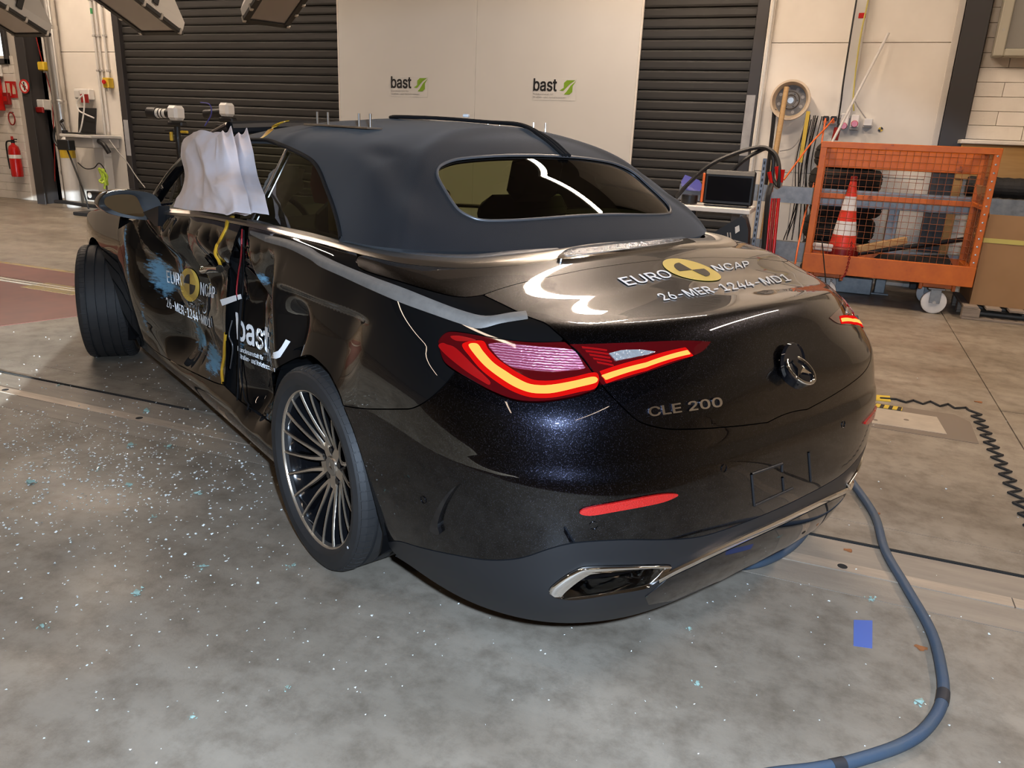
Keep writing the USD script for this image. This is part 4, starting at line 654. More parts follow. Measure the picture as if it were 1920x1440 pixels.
def panel(S, poly, h=.014, lift=0., gap=.0018, lip=.012, holes=(), P3=None):
    """A skin panel: (vertices, triangles, normals); its rim is turned inwards."""
    g = poly if hasattr(poly, 'geom_type') else Polygon(poly)
    g = g.buffer(0)
    for k in holes: g = g.difference(Polygon(k).buffer(0) if not hasattr(k, 'geom_type') else k)
    g = g.buffer(-gap)
    V, F, N = [], [], []; base = 0
    for g1 in getattr(g, 'geoms', [g]):
        if g1.area < 1e-6: continue
        rings = [np.array(g1.exterior.coords)[:-1]] + [np.array(r.coords)[:-1] for r in g1.interiors]; B = []
        for r in rings:
            ls = LineString(np.vstack([r, r[0]])); n = max(8, int(ls.length / (h * .7)))
            keep = [np.array(ls.interpolate(k / n, normalized=True).coords)[0] for k in range(n)]
            B.append(np.array(keep))
        x0, y0, x1, y1 = g1.bounds; nx, ny = int((x1 - x0) / h) + 2, int((y1 - y0) / (h * .87)) + 2
        X, Y = np.meshgrid(x0 + np.arange(nx) * h, y0 + np.arange(ny) * h * .87); X = X + (np.arange(ny) % 2)[:, None] * h / 2
        I = np.c_[X.ravel(), Y.ravel()]; inn = g1.buffer(-h * .45)
        I = I[shapely.contains_xy(inn, I[:, 0], I[:, 1])] if not inn.is_empty else I[:0]
        Q = np.vstack(B + [I]); T = Delaunay(Q).simplices; c = Q[T].mean(1); T = T[shapely.contains_xy(g1, c[:, 0], c[:, 1])]
        P = S.at(Q); n = S.normal(P); P = P + n * lift
        fn = np.cross(P[T[:, 1]] - P[T[:, 0]], P[T[:, 2]] - P[T[:, 0]]); flip = (fn * n[T[:, 0]]).sum(1) < 0; T[flip] = T[flip][:, ::-1]
        V.append(P); F.append(T + base); N.append(n); base += len(P)
        if lip > 0:
            E = np.vstack([T[:, [0, 1]], T[:, [1, 2]], T[:, [2, 0]]]); key = np.sort(E, 1); _, idx, cnt = np.unique(key, axis=0, return_index=True, return_counts=True); E = E[idx[cnt == 1]]
            a, b = P[E[:, 0]], P[E[:, 1]]; na, nb = n[E[:, 0]], n[E[:, 1]]; out = np.cross(b - a, na + nb); out /= np.maximum(np.linalg.norm(out, axis=1, keepdims=True), 1e-9)
            k = len(E); V.append(np.vstack([a, b, b - nb * lip, a - na * lip])); N.append(np.vstack([out] * 4)); i = np.arange(k) + base
            F += [np.c_[i, i + 3 * k, i + 2 * k], np.c_[i, i + 2 * k, i + k]]; base += 4 * k
    return np.vstack(V), np.vstack(F), np.vstack(N)
def add(name, pan, mat, parent, label=None, prim=None): return obj(name, (pan[0], pan[1]), mat, parent, label, normals=pan[2], prim=prim)
def both(name, pan, mat, parent, lab=(None, None)):
    a = add(name, pan, mat, parent, lab[0]); V, F, N = pan
    return a, add(name, (V * [-1, 1, 1], F[:, ::-1], N * [-1, 1, 1]), mat, parent, lab[1])
def resamp(P, n):
    P = np.asarray(P, float); s = np.r_[0, np.cumsum(np.linalg.norm(np.diff(P, axis=0), axis=1))]; t = np.linspace(0, s[-1], n)
    return np.stack([np.interp(t, s, P[:, k]) for k in range(P.shape[1])], 1)
def band(S, A, B, h=.006, n=80, lift=0.003, m=7):
    """A bulging strip between two lines lying on the skin."""
    A, B = resamp(A, n), resamp(B, n); t = np.linspace(0, 1, m); G = A[:, None] * (1 - t)[None, :, None] + B[:, None] * t[None, :, None]
    nn = S.normal(((A + B) / 2)); bulge = lift * 0 + h * np.sqrt(np.maximum(1 - (2 * t - 1)**2, 0)) + lift * (np.abs(2 * t - 1) < .999)
    G = (G + nn[:, None] * bulge[None, :, None]).reshape(-1, 3); i = (np.arange(n - 1)[:, None] * m + np.arange(m - 1)[None]).ravel()
    F = np.vstack([np.c_[i, i + 1, i + m + 1], np.c_[i, i + m + 1, i + m]])
    fn = np.cross(G[F[0, 1]] - G[F[0, 0]], G[F[0, 2]] - G[F[0, 0]])
    if fn @ nn[0] < 0: F = F[:, ::-1]
    return trimesh.Trimesh(G, F, process=False)
def strip(S, P, w, h, n=None):
    """A rounded bead of width 2w and height h along a line on the skin."""
    P = np.asarray(P, float); P = resamp(P, n) if n else P; T = np.gradient(P, axis=0); T /= np.linalg.norm(T, axis=1, keepdims=True); N = S.normal(P); B = np.cross(N, T)
    pr = [(-w, -.002), (-w, h * .5), (-.55 * w, h * .93), (0, h), (.55 * w, h * .93), (w, h * .5), (w, -.002)]; m = len(pr)
    G = np.stack([P + B * a + N * b for a, b in pr], 1).reshape(-1, 3); i = (np.arange(len(P) - 1)[:, None] * m + np.arange(m - 1)[None]).ravel()
    return trimesh.Trimesh(G, np.vstack([np.c_[i, i + m + 1, i + 1], np.c_[i, i + m, i + m + 1]])[:, ::-1], process=False)
def quad(S, m, px, lift=.0025, depth=.001, fine=None):
    """Lays flat lettering (drawn in 0..w, 0..h) on the skin where the photograph shows it; px: its lower left, lower right, upper right, upper left."""
    v = m.vertices; w, h = v[:, 0].max(), v[:, 1].max()
    if fine: m = m.copy(); vv, ff = trimesh.remesh.subdivide_to_size(m.vertices, m.faces, fine * h); m = trimesh.Trimesh(vv, ff, process=False); v = m.vertices
    px = np.array(px, float); src = np.array([(0, 0), (w, 0), (w, h), (0, h)], float); A = []
    for (x, y), (a, b) in zip(src, px): A += [[x, y, 1, 0, 0, 0, -a * x, -a * y], [0, 0, 0, x, y, 1, -b * x, -b * y]]
    Hm = np.append(np.linalg.solve(np.array(A), px.ravel()), 1).reshape(3, 3); p = np.c_[v[:, :2], np.ones(len(v))] @ Hm.T; p = p[:, :2] / p[:, 2:]
    P = S.hit(p); N = S.normal(P); top = v[:, 2] > 1e-6
    return trimesh.Trimesh(P + N * np.where(top, lift + depth, lift)[:, None], m.faces, process=False)

car = thing('car', 'black convertible with a crushed left flank, closed black cloth roof and lit red tail lights', 'car', (0, 0, 0), 61.3)
# ---- traced seams
gapA = [(905, 553), (943, 571), (967, 583), (993, 595), (1022, 606), (1043, 623), (1058, 636)]
gapB = [(1058, 636), (1080, 660), (1098, 680), (1120, 712), (1147, 743), (1175, 771), (1198, 790), (1231, 801), (1269, 805), (1330, 803), (1392, 798), (1440, 792)]
qA, qB = tr(BODY, gapA), tr(BODY, gapB)
def tocentre(q):
    """Cuts a traced line at the car's middle."""
    q = q[q[:, 0] < -.004]; return np.vstack([q, [0, q[-1, 1]]])
qB = tocentre(qB)
front = tocentre(tr(BODY, [(905, 553), (943, 540), (979, 530), (1040, 517), (1100, 505), (1160, 496), (1220, 489), (1290, 482)]))
lid = np.vstack([front[::-1], qA[1:], qB[1:]])
lidpoly = Polygon(np.vstack([lid, mir(lid)])).buffer(0)
lamp_low = [(822, 641), (826, 660), (834, 680), (854, 696), (883, 713), (917, 732), (950, 746), (975, 752), (1003, 754), (1035, 752), (1083, 743), (1119, 731)]
lamp_top = [(822, 641), (829, 630), (843, 622), (870, 624), (910, 631), (945, 637), (1000, 642), (1060, 641)]
qlow, qtop = tr(BODY, lamp_low), tr(BODY, lamp_top)
gapl = tr(BODY, [(1060, 641), (1080, 661), (1098, 681), (1119, 713), (1119, 731)])
lamp = Polygon(np.vstack([qtop, gapl[1:-1], qlow[::-1]])).buffer(0)
seam = tr(BODY, [(644, 761), (670, 765), (700, 767), (751, 767), (776, 764.5), (805, 748), (834, 721), (854, 696)])
arch_r = tr(BODY, [(644, 761), (660, 800), (672, 835), (684, 873), (695, 914), (704, 947), (716, 990), (724, 1012), (733, 1030), (745, 1043)])
val = tocentre(tr(BODY, [(727, 1016), (749, 1015), (790, 1027), (849, 1040), (913, 1050), (973, 1047), (1027, 1030), (1060, 1021), (1096, 1016), (1170, 1012), (1245, 1012), (1309, 1007), (1368, 990), (1440, 962), (1480, 944)]))
bot = BODY.q(np.array([(-.84, -.39, .19)]))
zb = np.array([(-.842, -.385, .192), (-.86, -.50, .19), (-.82, -.66, .186), (-.74, -.82, .182), (-.60, -.94, .18), (-.45, -1.0, .185), (-.30, -1.03, .205), (-.15, -1.05, .215), (0, -1.055, .218)])
zb = BODY.q(spline(zb, 6)); zb[-1, 0] = 0
# ---- rear panels
lidm = panel(BODY, lidpoly); trunk = add('trunk_lid', lidm, M['paint'], car)
arch_part = arch_r[arch_r[:, 1] > val[0, 1] - .001] if False else arch_r
low = Polygon(np.vstack([seam[::-1][::-1]])) if False else None
k = int(np.argmin(np.linalg.norm(arch_r - val[0], axis=1)))
bump_half = np.vstack([qB[np.argmin(np.linalg.norm(qB - qlow[-1], axis=1)):][::-1], qlow[::-1][:-18] if False else qlow[::-1][:np.argmin(np.linalg.norm(qlow[::-1] - seam[-1], axis=1))], seam[::-1], arch_r[1:k], val])
bumper = add('rear_bumper', panel(BODY, np.vstack([bump_half, mir(bump_half)])), M['paint'], car)
val_half = np.vstack([val[::-1], arch_r[k:], zb])
exo = [(1030, 1110), (1045, 1090), (1080, 1068), (1105, 1062), (1180, 1060), (1250, 1059), (1254, 1066), (1225, 1090), (1205, 1101), (1150, 1110), (1070, 1121)]
qex = tr(BODY, exo, 5, True)
valance = add('rear_valance', panel(BODY, np.vstack([val_half, mir(val_half)]), holes=(qex, mir(qex))), M['satin'], car)
exi = [(1055, 1117), (1074, 1098), (1102, 1079), (1120, 1075), (1180, 1070), (1238, 1066), (1240, 1070), (1216, 1092), (1202, 1097.5), (1150, 1107.5), (1076, 1118.5)]
Po, Pi = BODY.at(tr(BODY, exo, 8, True)), BODY.at(tr(BODY, exi, 8, True))
def ringmesh(Po, Pi, S, lo, li):
    n = 90; A = resamp(np.vstack([Po, Po[:1]]), n + 1)[:-1]; 
    B = resamp(np.vstack([Pi, Pi[:1]]), n + 1)[:-1]; k0 = np.argmin(np.linalg.norm(B - A[0], axis=1)); B = np.roll(B, -k0, 0)
    NA = S.normal(A); NB = S.normal(B); rows = [A - NA * .01, A + NA * lo * .6, A * .75 + B * .25 + NA * lo, A * .3 + B * .7 + NB * li, B + NB * li * .3, B - NB * .05]
    V = np.vstack(rows); i = np.arange(n); j = (i + 1) % n; F = []
    for r in range(len(rows) - 1): F += [np.c_[r * n + i, r * n + j, (r + 1) * n + j], np.c_[r * n + i, (r + 1) * n + j, (r + 1) * n + i]]
    F = np.vstack(F); V2 = V[F[:, 0]]; fn = np.cross(V[F[:, 1]] - V2, V[F[:, 2]] - V2)
    if (fn[2 * n:4 * n] * NA[0]).sum() < 0: F = F[:, ::-1]
    cup = np.vstack([B - NB * .05, (B - NB * .06).mean(0)[None]]); cf = np.c_[i, j, np.full(n, n)]
    return trimesh.Trimesh(V, F, process=False), trimesh.Trimesh(cup, cf, process=False)
ex_ring, ex_cup = ringmesh(Po, Pi, BODY, .009, .004)
flipx = lambda mm: trimesh.Trimesh(mm.vertices * [-1, 1, 1], mm.faces[:, ::-1], process=False)
for mm in (ex_ring, flipx(ex_ring)):
    e = obj('exhaust_trim', mm, M['chrome'], car, label='polished exhaust surround', smooth=40)
    c = ex_cup if mm is ex_ring else flipx(ex_cup)
    obj('exhaust_opening', cat([c, trimesh.Trimesh(c.vertices, c.faces[:, ::-1], process=False)]), M['gloss'], e)
st = BODY.at(tocentre(tr(BODY, [(1232, 1086), (1262, 1070), (1294, 1055), (1340, 1033), (1390, 1010), (1443, 986), (1475, 970)])))
st2 = np.vstack([st, st[::-1][1:] * [-1, 1, 1]])
obj('chrome_strip', strip(BODY, st2, .0105, .010, 90), M['chrome'], valance)
dz = [(-.44, .305), (-.42, .262), (-.33, .240), (-.15, .238), (0, .238)]; dq = BODY.q(np.array([(x, -1.0 + .15 * x * x, z) for x, z in dz])); dq[-1, 0] = 0
stq = tocentre(BODY.q(st + [0, 0, -.020])); ins_ = np.vstack([stq[4:][::-1], dq])
dif = add('diffuser_insert', panel(BODY, Polygon(np.vstack([ins_, mir(ins_)])).buffer(0), lift=.0015, gap=0, lip=.004), M['gloss'], valance)
# ---- lamps
both_l = both('tail_light', panel(BODY, lamp, lift=.003), M['lens'], car, ('left tail light, lit', 'right tail light, lit'))
ins = np.vstack([tr(BODY, [(1065, 645), (1120, 644), (1200, 641), (1280, 638), (1335, 640)]), tr(BODY, [(1335, 640), (1310, 664), (1240, 690), (1180, 710), (1128, 724)]), tr(BODY, [(1128, 724), (1110, 695), (1085, 662), (1065, 645)])])
lid_l = both('lid_light', panel(BODY, ins, lift=.0022), M['lens'], car, ('left lid light, lit', 'right lid light, lit'))
def lamp_part(name, mat, px, lift, parents, n=5, h=.008, lip=.006):
    p = panel(BODY, tr(BODY, px, n, True) if n else BODY.q(BODY.hit(px)), h=h, lift=lift, gap=0, lip=lip)
    add(name, p, M[mat], parents[0]); V, F, N = p
    add(name, (V * [-1, 1, 1], F[:, ::-1], N * [-1, 1, 1]), M[mat], parents[1])
led1 = [(880, 648), (893, 668), (913, 690), (942, 712), (967, 727), (992, 736.5), (1017, 739), (1042, 737), (1083, 727.5), (1118, 718), (1113, 708), (1075, 716), (1042, 722), (1017, 724), (992, 721), (967, 709), (950, 698), (927, 682), (907, 660), (896, 646)]
lamp_part('led_strip', 'led', led1, .0060, both_l)
led1b = [(868, 646), (884, 672), (906, 697), (938, 721), (965, 736), (992, 745), (1017, 747), (1044, 745), (1085, 736), (1118, 727), (1118, 700), (1075, 708), (1042, 714), (1017, 715), (996, 712), (972, 700), (956, 690), (934, 674), (916, 655), (905, 640)]
lamp_part('led_glow', 'ledred', led1b, .0042, both_l)  # halo of LED glow, drawn as a wider emissive band
lamp_part('led_strip', 'led', [(1127.5, 705), (1210, 681), (1287, 657.5), (1293, 665), (1210, 690), (1135, 714)], .0055, lid_l, 0)
lamp_part('led_glow', 'ledred', [(1124, 697), (1205, 673), (1284, 652), (1299, 668), (1212, 696), (1136, 720)], .0038, lid_l, 0)  # same LED halo on the lid, an emissive band
lamp_part('clear_lens', 'pink', [(917, 647), (925, 660), (940, 676), (958, 688), (985, 694), (1033, 698), (1092, 693), (1093, 686), (1078, 661), (1060, 656), (1016, 652), (966, 647), (940, 645)], .0062, both_l, 4)
lamp_part('reflector', 'lensred', [(824, 648), (828, 656), (845, 673), (875, 697), (905, 716), (918, 723), (919, 715), (893, 690), (858, 655), (840, 647), (832, 644)], .0055, both_l, 4)
lamp_part('reflector', 'lensred', [(846, 632), (856, 640), (875, 641), (894, 640), (885, 636), (862, 631)], .0055, both_l, 4)
lamp_part('clear_lens', 'clear', [(1141, 664), (1154, 678), (1185, 672), (1215, 666), (1228, 661), (1200, 657), (1165, 658)], .0058, lid_l, 0)
for k in range(5):
    y0 = 651 + k * 7; lamp_part('red_fin', 'lensred', [(1090 + k * 7, y0), (1138 + k * 3, y0 + 6), (1138 + k * 3, y0 + 9), (1091 + k * 7, y0 + 3)], .0050, lid_l, 0)
# ---- bumper details
ref = BODY.q(BODY.hit(spline([(1086, 960), (1100, 951), (1150, 942), (1230, 927), (1267, 925), (1262, 932), (1230, 943), (1150, 958), (1105, 965)], 4, True)))
both('bumper_reflector', panel(BODY, ref, h=.008, lift=.006, gap=0), M['refl'], bumper)
blade = tr(BODY, [(861, 908), (846, 920), (830, 942), (817, 968), (811, 988), (818, 997), (829, 998), (826, 980), (834, 952), (848, 925)], 4, True)
both('air_blade', panel(BODY, blade, h=.008, lift=.011, gap=0, lip=.02), M['gloss'], bumper)
for p in [(794, 937), (1113, 985), (1357, 878)]:
    P = BODY.hit(p)[0]; n = BODY.normal(P[None])[0]; T = np.cross(n, [0, 0, 1]); T /= np.linalg.norm(T); U = np.cross(T, n)
    sens = place(cat([lathe([(.0, .0015), (.0085, .0015), (.0085, .003), (.0105, .003), (.0105, -.002)], 20)]), P, T, U)
    for q in (sens, flipx(sens)): obj('parking_sensor', q, M['gloss'], bumper, smooth=40)
for a, b in [((1409, 889), (1414, 948)), ((1466, 871), (1466, 884)), ((1467, 895), (1469, 919)), ((1516, 848), (1520, 902)), ((1409, 889), (1466, 869)), ((1414, 948), (1486, 915))]:
    obj('plate_mount', strip(BODY, BODY.hit(np.linspace(a, b, 12)), .0035, .004), M['satin'], bumper)
# ---- lid details: badge, lettering, stickers
o = np.array([0, -1.072, .835]); obj('badge_cavity', place(lathe([(0, .0), (.05, .0), (.052, .004), (.055, -.004)], 32), o + [0, -.004, 0], (1, 0, 0), (0, .25, .97)), M['gloss'], trunk)
bn = np.array([0, -.62, .785]); bu = np.array([0, .785, .62]); bo = np.array([0, -1.100, .820])
t = np.linspace(0, 2 * np.pi, 49)[:-1]; ring = bo + .0455 * (np.cos(t)[:, None] * [1, 0, 0] + np.sin(t)[:, None] * bu)
spk = []
for k in range(6):
    a = np.pi / 2 + k * np.pi / 3; r = .042 if k % 2 == 0 else .0085; spk.append((r * math.cos(a), r * math.sin(a)))
sp = np.array(spk); sv = np.vstack([np.c_[sp, np.zeros(6)], [[0, 0, .010]]]); sf = np.array([[i, (i + 1) % 6, 6] for i in range(6)])
star = place(trimesh.Trimesh(sv, sf, process=False), bo, (1, 0, 0), bu)
obj('star_emblem', cat([tube(ring, .0048, 10, True), star]), M['chrome'], trunk, smooth=35)
obj('badge_back', place(lathe([(0, -.004), (.043, -.004), (.046, -.012), (.040, -.035), (0, -.04)], 32), bo, (1, 0, 0), bu), M['gloss'], trunk)
obj('lettering', quad(BODY, text('CLE 200', 1., .1, True), [(1216, 781), (1353, 761), (1350, 743.5), (1213, 764)], .001, .004), M['chrome'], trunk, label='chrome lettering CLE 200', smooth=False)
obj('sticker', quad(BODY, text('EURO', 1., .1), [(1178, 537), (1263, 520), (1246, 507), (1157, 523)]), M['white'], trunk, smooth=False)
obj('sticker', quad(BODY, text('NCAP', 1., .1), [(1344, 510), (1406, 501), (1402, 490), (1331, 499)]), M['white'], trunk, smooth=False)
obj('sticker', quad(BODY, text('26-MER-1244-MD1', 1., .1), [(1245, 565), (1484, 527), (1470, 515), (1229, 553)], fine=.8), M['white'], trunk, smooth=False)
def disc_sticker(S, P0, ex, ey, R, parent, k=.62):
    """The two-tone test mark: a yellow disc with two black quarters."""
    def lay(poly, lift, mat):
        m = ext(poly, .01); vv, ff = trimesh.remesh.subdivide_to_size(m.vertices, m.faces, R * .22); Q = P0 + vv[:, :1] * ex + vv[:, 1:2] * ey
        P = S.at(S.q(Q)); N = S.normal(P); obj('sticker', trimesh.Trimesh(P + N * np.where(vv[:, 2:] > .005, lift + .0008, lift), ff, process=False), mat, parent, smooth=False)
    lay(Point(0, 0).buffer(R, 24), .002, M['yellow'])
    for s in (1, -1):
        a = np.linspace(np.pi / 2, np.pi, 10) if s > 0 else np.linspace(-np.pi / 2, 0, 10)
        lay([(0, 0)] + [(R * k * math.cos(x), R * k * math.sin(x)) for x in a], .0034, M['ink'])
P0 = BODY.hit((1297, 508))[0]; disc_sticker(BODY, P0, np.array([1., 0, 0]), np.array([0, 1., .12]), .098, trunk)
# ---- deck behind the roof, belt trim
tl = [(463, 424), (530, 440), (600, 456), (670, 475), (750, 493), (817, 500), (883, 502.5), (960, 498), (1027, 490), (1048, 486), (1100, 479), (1175, 468), (1230, 462)]
tu = [(463, 415), (530, 427), (600, 441), (673, 462), (750, 475), (817, 483), (883, 485.5), (943, 480), (1010, 473), (1052, 467), (1100, 459), (1175, 449), (1230, 441)]
tg = [(463, 411), (530, 421), (600, 434), (690, 457), (750, 467), (817, 476), (883, 477.5), (943, 472), (1027, 462), (1100, 453), (1175, 443), (1230, 435)]
ql, qu, qg = (tocentre(tr(BODY, a)) for a in (tl, tu, tg))
tsm = [(672, 479), (668, 490), (683, 507), (750, 528), (800, 543), (842, 554), (867, 557), (887, 556), (905, 553)]
ts = tr(BODY, tsm); k = int(np.argmin(np.linalg.norm(ql - ts[0], axis=1)))
ton = np.vstack([ql[k:][::-1], ts[1:], front[1:]]); tonneau = add('deck_cover', panel(BODY, Polygon(np.vstack([ton, mir(ton)])).buffer(0)), M['paint'], car)
Al, Au, Ag = (BODY.at(a) for a in (ql, qu, qg))
full = lambda A: np.vstack([A, A[::-1][1:] * [-1, 1, 1]])
belt = obj('belt_trim', band(BODY, full(Al), full(Au), .006, 260), M['alu'], car, label='bright satin trim around the belt line')
obj('grey_edge', band(BODY, full(Au), full(Ag), .002, 260, .002), M['trimgrey'], belt)
inner = np.vstack([Ag * [1, 1, 1]]); inn = BODY.q(inner); obj('roof_channel', (lambda p: trimesh.Trimesh(p[0], p[1], process=False))(panel(BODY, Polygon(np.vstack([inn, mir(inn)])).buffer(0), h=.03, lift=-.012, gap=0, lip=0)), M['gloss'], car)
fl_l = [(297, 401), (330, 404), (380, 408), (452, 422), (463, 424)]; fl_u = [(292, 392), (333, 393), (380, 400), (447, 412), (463, 415)]
fb = band(BODY, BODY.hit(spline(fl_l, 8)), BODY.hit(spline(fl_u, 8)), .006, 60)
for mm in (fb, flipx(fb)): obj('door_trim', mm, M['alu'], car)
brk_o = BODY.hit(spline([(1046, 489), (1054, 478), (1075, 469), (1150, 459), (1240, 449), (1270, 447), (1302, 457), (1290, 461), (1200, 473), (1080, 489)], 5, True)); qbo = BODY.q(brk_o)
bl = add('brake_light', panel(BODY, qbo, h=.01, lift=.009, gap=0, lip=.02), M['chrome'], car, 'unlit third brake light in the trim')
add('clear_lens', panel(BODY, BODY.q(BODY.hit(spline([(1058, 484), (1065, 476), (1085, 472), (1200, 459), (1262, 453), (1276, 456), (1200, 468), (1085, 484)], 5, True))), h=.01, lift=.0105, gap=0, lip=.004), M['clear'], bl)
for k in range(14):
    f = k / 13; p = np.array([1074 + 184 * f, 479.5 - 23.5 * f]); P = BODY.hit(p)[0] + [0, 0, .011]; obj('led', bx(P[0] - .006, P[0] + .006, P[1] - .004, P[1] + .004, P[2] - .001, P[2] + .002, .001), M['clear'], bl)
# ---- left flank (crushed) and right flank (whole)
dgr = [(466, 426), (463, 450), (459, 480), (455, 520), (449, 580), (447, 640), (448, 700), (451, 752)]
sillu = [(451, 752), (480, 772), (516, 797)]
archf = [(518, 793), (513, 768), (507, 748), (503, 727), (508, 704), (518, 692), (538, 680), (560, 670), (577, 666), (588, 670), (605, 685), (617, 699), (627, 718), (638, 741), (644, 761)]
kq = int(np.argmin(np.linalg.norm(ql - ts[0], axis=1)))
qp = np.vstack([ql[:kq], ts[1:], qA[1:], qtop[::-1][1:], qlow[1:np.argmin(np.linalg.norm(qlow - seam[-1], axis=1))], seam[::-1], tr(CRASH, archf[::-1])[1:], tr(CRASH, sillu[::-1])[1:], tr(CRASH, dgr[::-1])[1:]])
def scuff(V, spots):
    s = np.zeros(len(V))
    for y, z, ry, rz, a in spots: s = np.maximum(s, a * np.exp(-(((V[:, 1] - y) / ry)**2 + ((V[:, 2] - z) / rz)**2)))
    return s
SP = [(1.98, .64, .17, .15, .86), (2.14, .42, .05, .2, .62), (1.62, .40, .20, .12, .82), (1.35, .36, .18, .12, .82), (.95, .52, .12, .03, .6), (.55, .70, .10, .16, .62), (.44, .58, .10, .22, .88), (.62, .32, .22, .09, .66), (.36, .45, .05, .25, .75), (.55, .86, .10, .04, .7), (.75, .60, .15, .05, .45), (.9, .24, .4, .04, .52), (2.25, .75, .03, .25, .78)]
pq = panel(CRASH, Polygon(qp).buffer(0), h=.011); quarter = add('quarter_panel', pq, M['scuffed'], car, 'left rear quarter panel, crushed and scuffed blue ahead of the wheel', prim={'scuff': scuff(pq[0], SP)})
dfr = [(222, 429), (222, 447), (227, 468), (235, 505), (239, 534), (245, 582), (248, 614), (255, 628)]
dbt = [(255, 628), (300, 664), (350, 692), (400, 716), (420, 722)]
drr = [(420, 722), (423, 690), (424, 650), (423, 600), (426, 540), (432, 490), (441, 450), (452, 423)]
dtp = [(452, 423), (420, 416), (380, 409), (330, 404), (297, 402), (255, 411), (222, 429)]
qd = np.vstack([tr(CRASH, dfr), tr(CRASH, dbt)[1:], tr(CRASH, drr)[1:], tr(CRASH, dtp)[1:]])
pd = panel(CRASH, Polygon(qd).buffer(0), h=.011); door = add('door', pd, M['scuffed'], car, 'left door, creased and scuffed blue', prim={'scuff': scuff(pd[0], SP)})
qs = np.vstack([tr(CRASH, dbt), tr(CRASH, [(420, 722), (451, 752)])[1:], tr(CRASH, sillu)[1:], sideq(CRASH, [(.40, .30), (.40, .17), (.8, .165), (1.4, .16), (2.0, .16), (2.48, .165), (2.45, .22)])])
ps = panel(CRASH, Polygon(qs).buffer(0), h=.012); sill = add('sill', ps, M['scuffed'], car, 'left sill', prim={'scuff': scuff(ps[0], SP) * .8})
ang = np.linspace(np.pi * 1.12, -np.pi * .10, 30)
farch = [(2.92 + .385 * math.cos(a), .337 + .385 * math.sin(a)) for a in ang][::-1]
fen_pts = sideq(CRASH, farch); dq = tr(CRASH, dfr)
fen = np.vstack([dq, sideq(CRASH, [(2.44, .24)]), sideq(CRASH, [p for p in [(2.92 + .385 * math.cos(a), .337 + .385 * math.sin(a)) for a in np.linspace(np.pi * 1.06, -np.pi * .1, 30)]]), sideq(CRASH, [(3.55, .22), (3.62, .4), (3.6, .6), (3.55, .72), (3.3, .84), (2.9, .90), (2.4, .945)])])
pf = panel(CRASH, Polygon(fen).buffer(0), h=.014); add('front_fender', pf, M['scuffed'], car, 'left front fender', prim={'scuff': scuff(pf[0], SP)})
def mirrored(poly, name, lab=None): add(name, panel(BODY, Polygon(mir(poly)).buffer(0), h=.02), M['paint'], car, lab)
arch_full = sideq(BODY, [(.39 * math.cos(a), .337 + .39 * math.sin(a)) for a in np.linspace(-.1, np.pi - .55, 24)])
rq = np.vstack([ql[:kq], ts[1:], qA[1:], qtop[::-1][1:], qlow[1:np.argmin(np.linalg.norm(qlow - seam[-1], axis=1))], seam[::-1], sideq(BODY, [(.39 * math.cos(a), .337 + .39 * math.sin(a)) for a in np.linspace(2.3, 0, 24)]), sideq(BODY, [(.4, .17), (.86, .165), (.86, .5), (.86, .8)])])
mirrored(rq, 'quarter_panel', 'right rear quarter panel, undamaged')
mirrored(np.vstack([sideq(BODY, [(.86, .99), (.86, .7), (.86, .34), (1.5, .33), (2.2, .33), (2.25, .6), (2.22, .93)]), sideq(BODY, [(1.8, .965), (1.3, .985)])]), 'door')
mirrored(sideq(BODY, [(.86, .335), (.86, .165), (2.48, .165), (2.46, .335)]), 'sill')
mirrored(np.vstack([sideq(BODY, [(2.22, .93), (2.25, .6), (2.2, .335), (2.48, .3)]), sideq(BODY, [(2.865 + .385 * math.cos(a), .337 + .385 * math.sin(a)) for a in np.linspace(np.pi, 0, 24)]), sideq(BODY, [(3.55, .22), (3.6, .6), (3.3, .84), (2.9, .9), (2.4, .945)])]), 'front_fender')
hood = np.vstack([BODY.q(np.array([(-.76, 2.35, .95), (-.80, 2.9, .89), (-.70, 3.45, .80), (-.4, 3.62, .78), (0, 3.66, .76)])), BODY.q(np.array([(.4, 3.62, .78), (.70, 3.45, .80), (.80, 2.9, .89), (.76, 2.35, .95)]))])
add('bonnet', panel(BODY, Polygon(hood).buffer(0), h=.03), M['paint'], car)
sh_side = [(-.9, .3), (3.5, .3)]
# dark structure behind the skin
def shell():
    ys = np.r_[np.linspace(-.85, -.5, 8), np.linspace(-.42, 3.3, 40)]; zs = np.linspace(.22, .88, 10); V = []; 
    for y in ys:
        row = []
        for z in zs:
            a, b = 0., 1.3
            for _ in range(24):
                m_ = (a + b) / 2
                if Fcrash(np.array([-m_]), np.array([y]), np.array([z]))[0] < -.045: a = m_
                else: b = m_
            w = a
            for c, rr in ((0., .42), (2.865, .42)):
                if (y - c)**2 + (z - .337)**2 < rr * rr: w = min(w, .60)
            row.append((-w, y, z))
        V.append(row)
    V = np.array(V); ny, nz = V.shape[:2]; i = (np.arange(ny - 1)[:, None] * nz + np.arange(nz - 1)[None]).ravel(); F = np.vstack([np.c_[i, i + nz, i + nz + 1], np.c_[i, i + nz + 1, i + 1]])
    L = V.reshape(-1, 3); R = L * [-1, 1, 1]; R[:, 0] = np.where(R[:, 0] > .7, R[:, 0] + 0, R[:, 0])
    fl = np.array([[-.6, -.98, .2], [.6, -.98, .2], [.8, 3.5, .2], [-.8, 3.5, .2]]); n = len(L)
    bk = V[0]; cap = []
    return cat([trimesh.Trimesh(L, F, process=False), trimesh.Trimesh(R, F[:, ::-1], process=False), bx(-.55, .55, -.80, 3.4, .21, .23), bx(-.50, .50, -.80, -.76, .21, .86), bx(-.6, .6, 3.3, 3.4, .23, .7)])
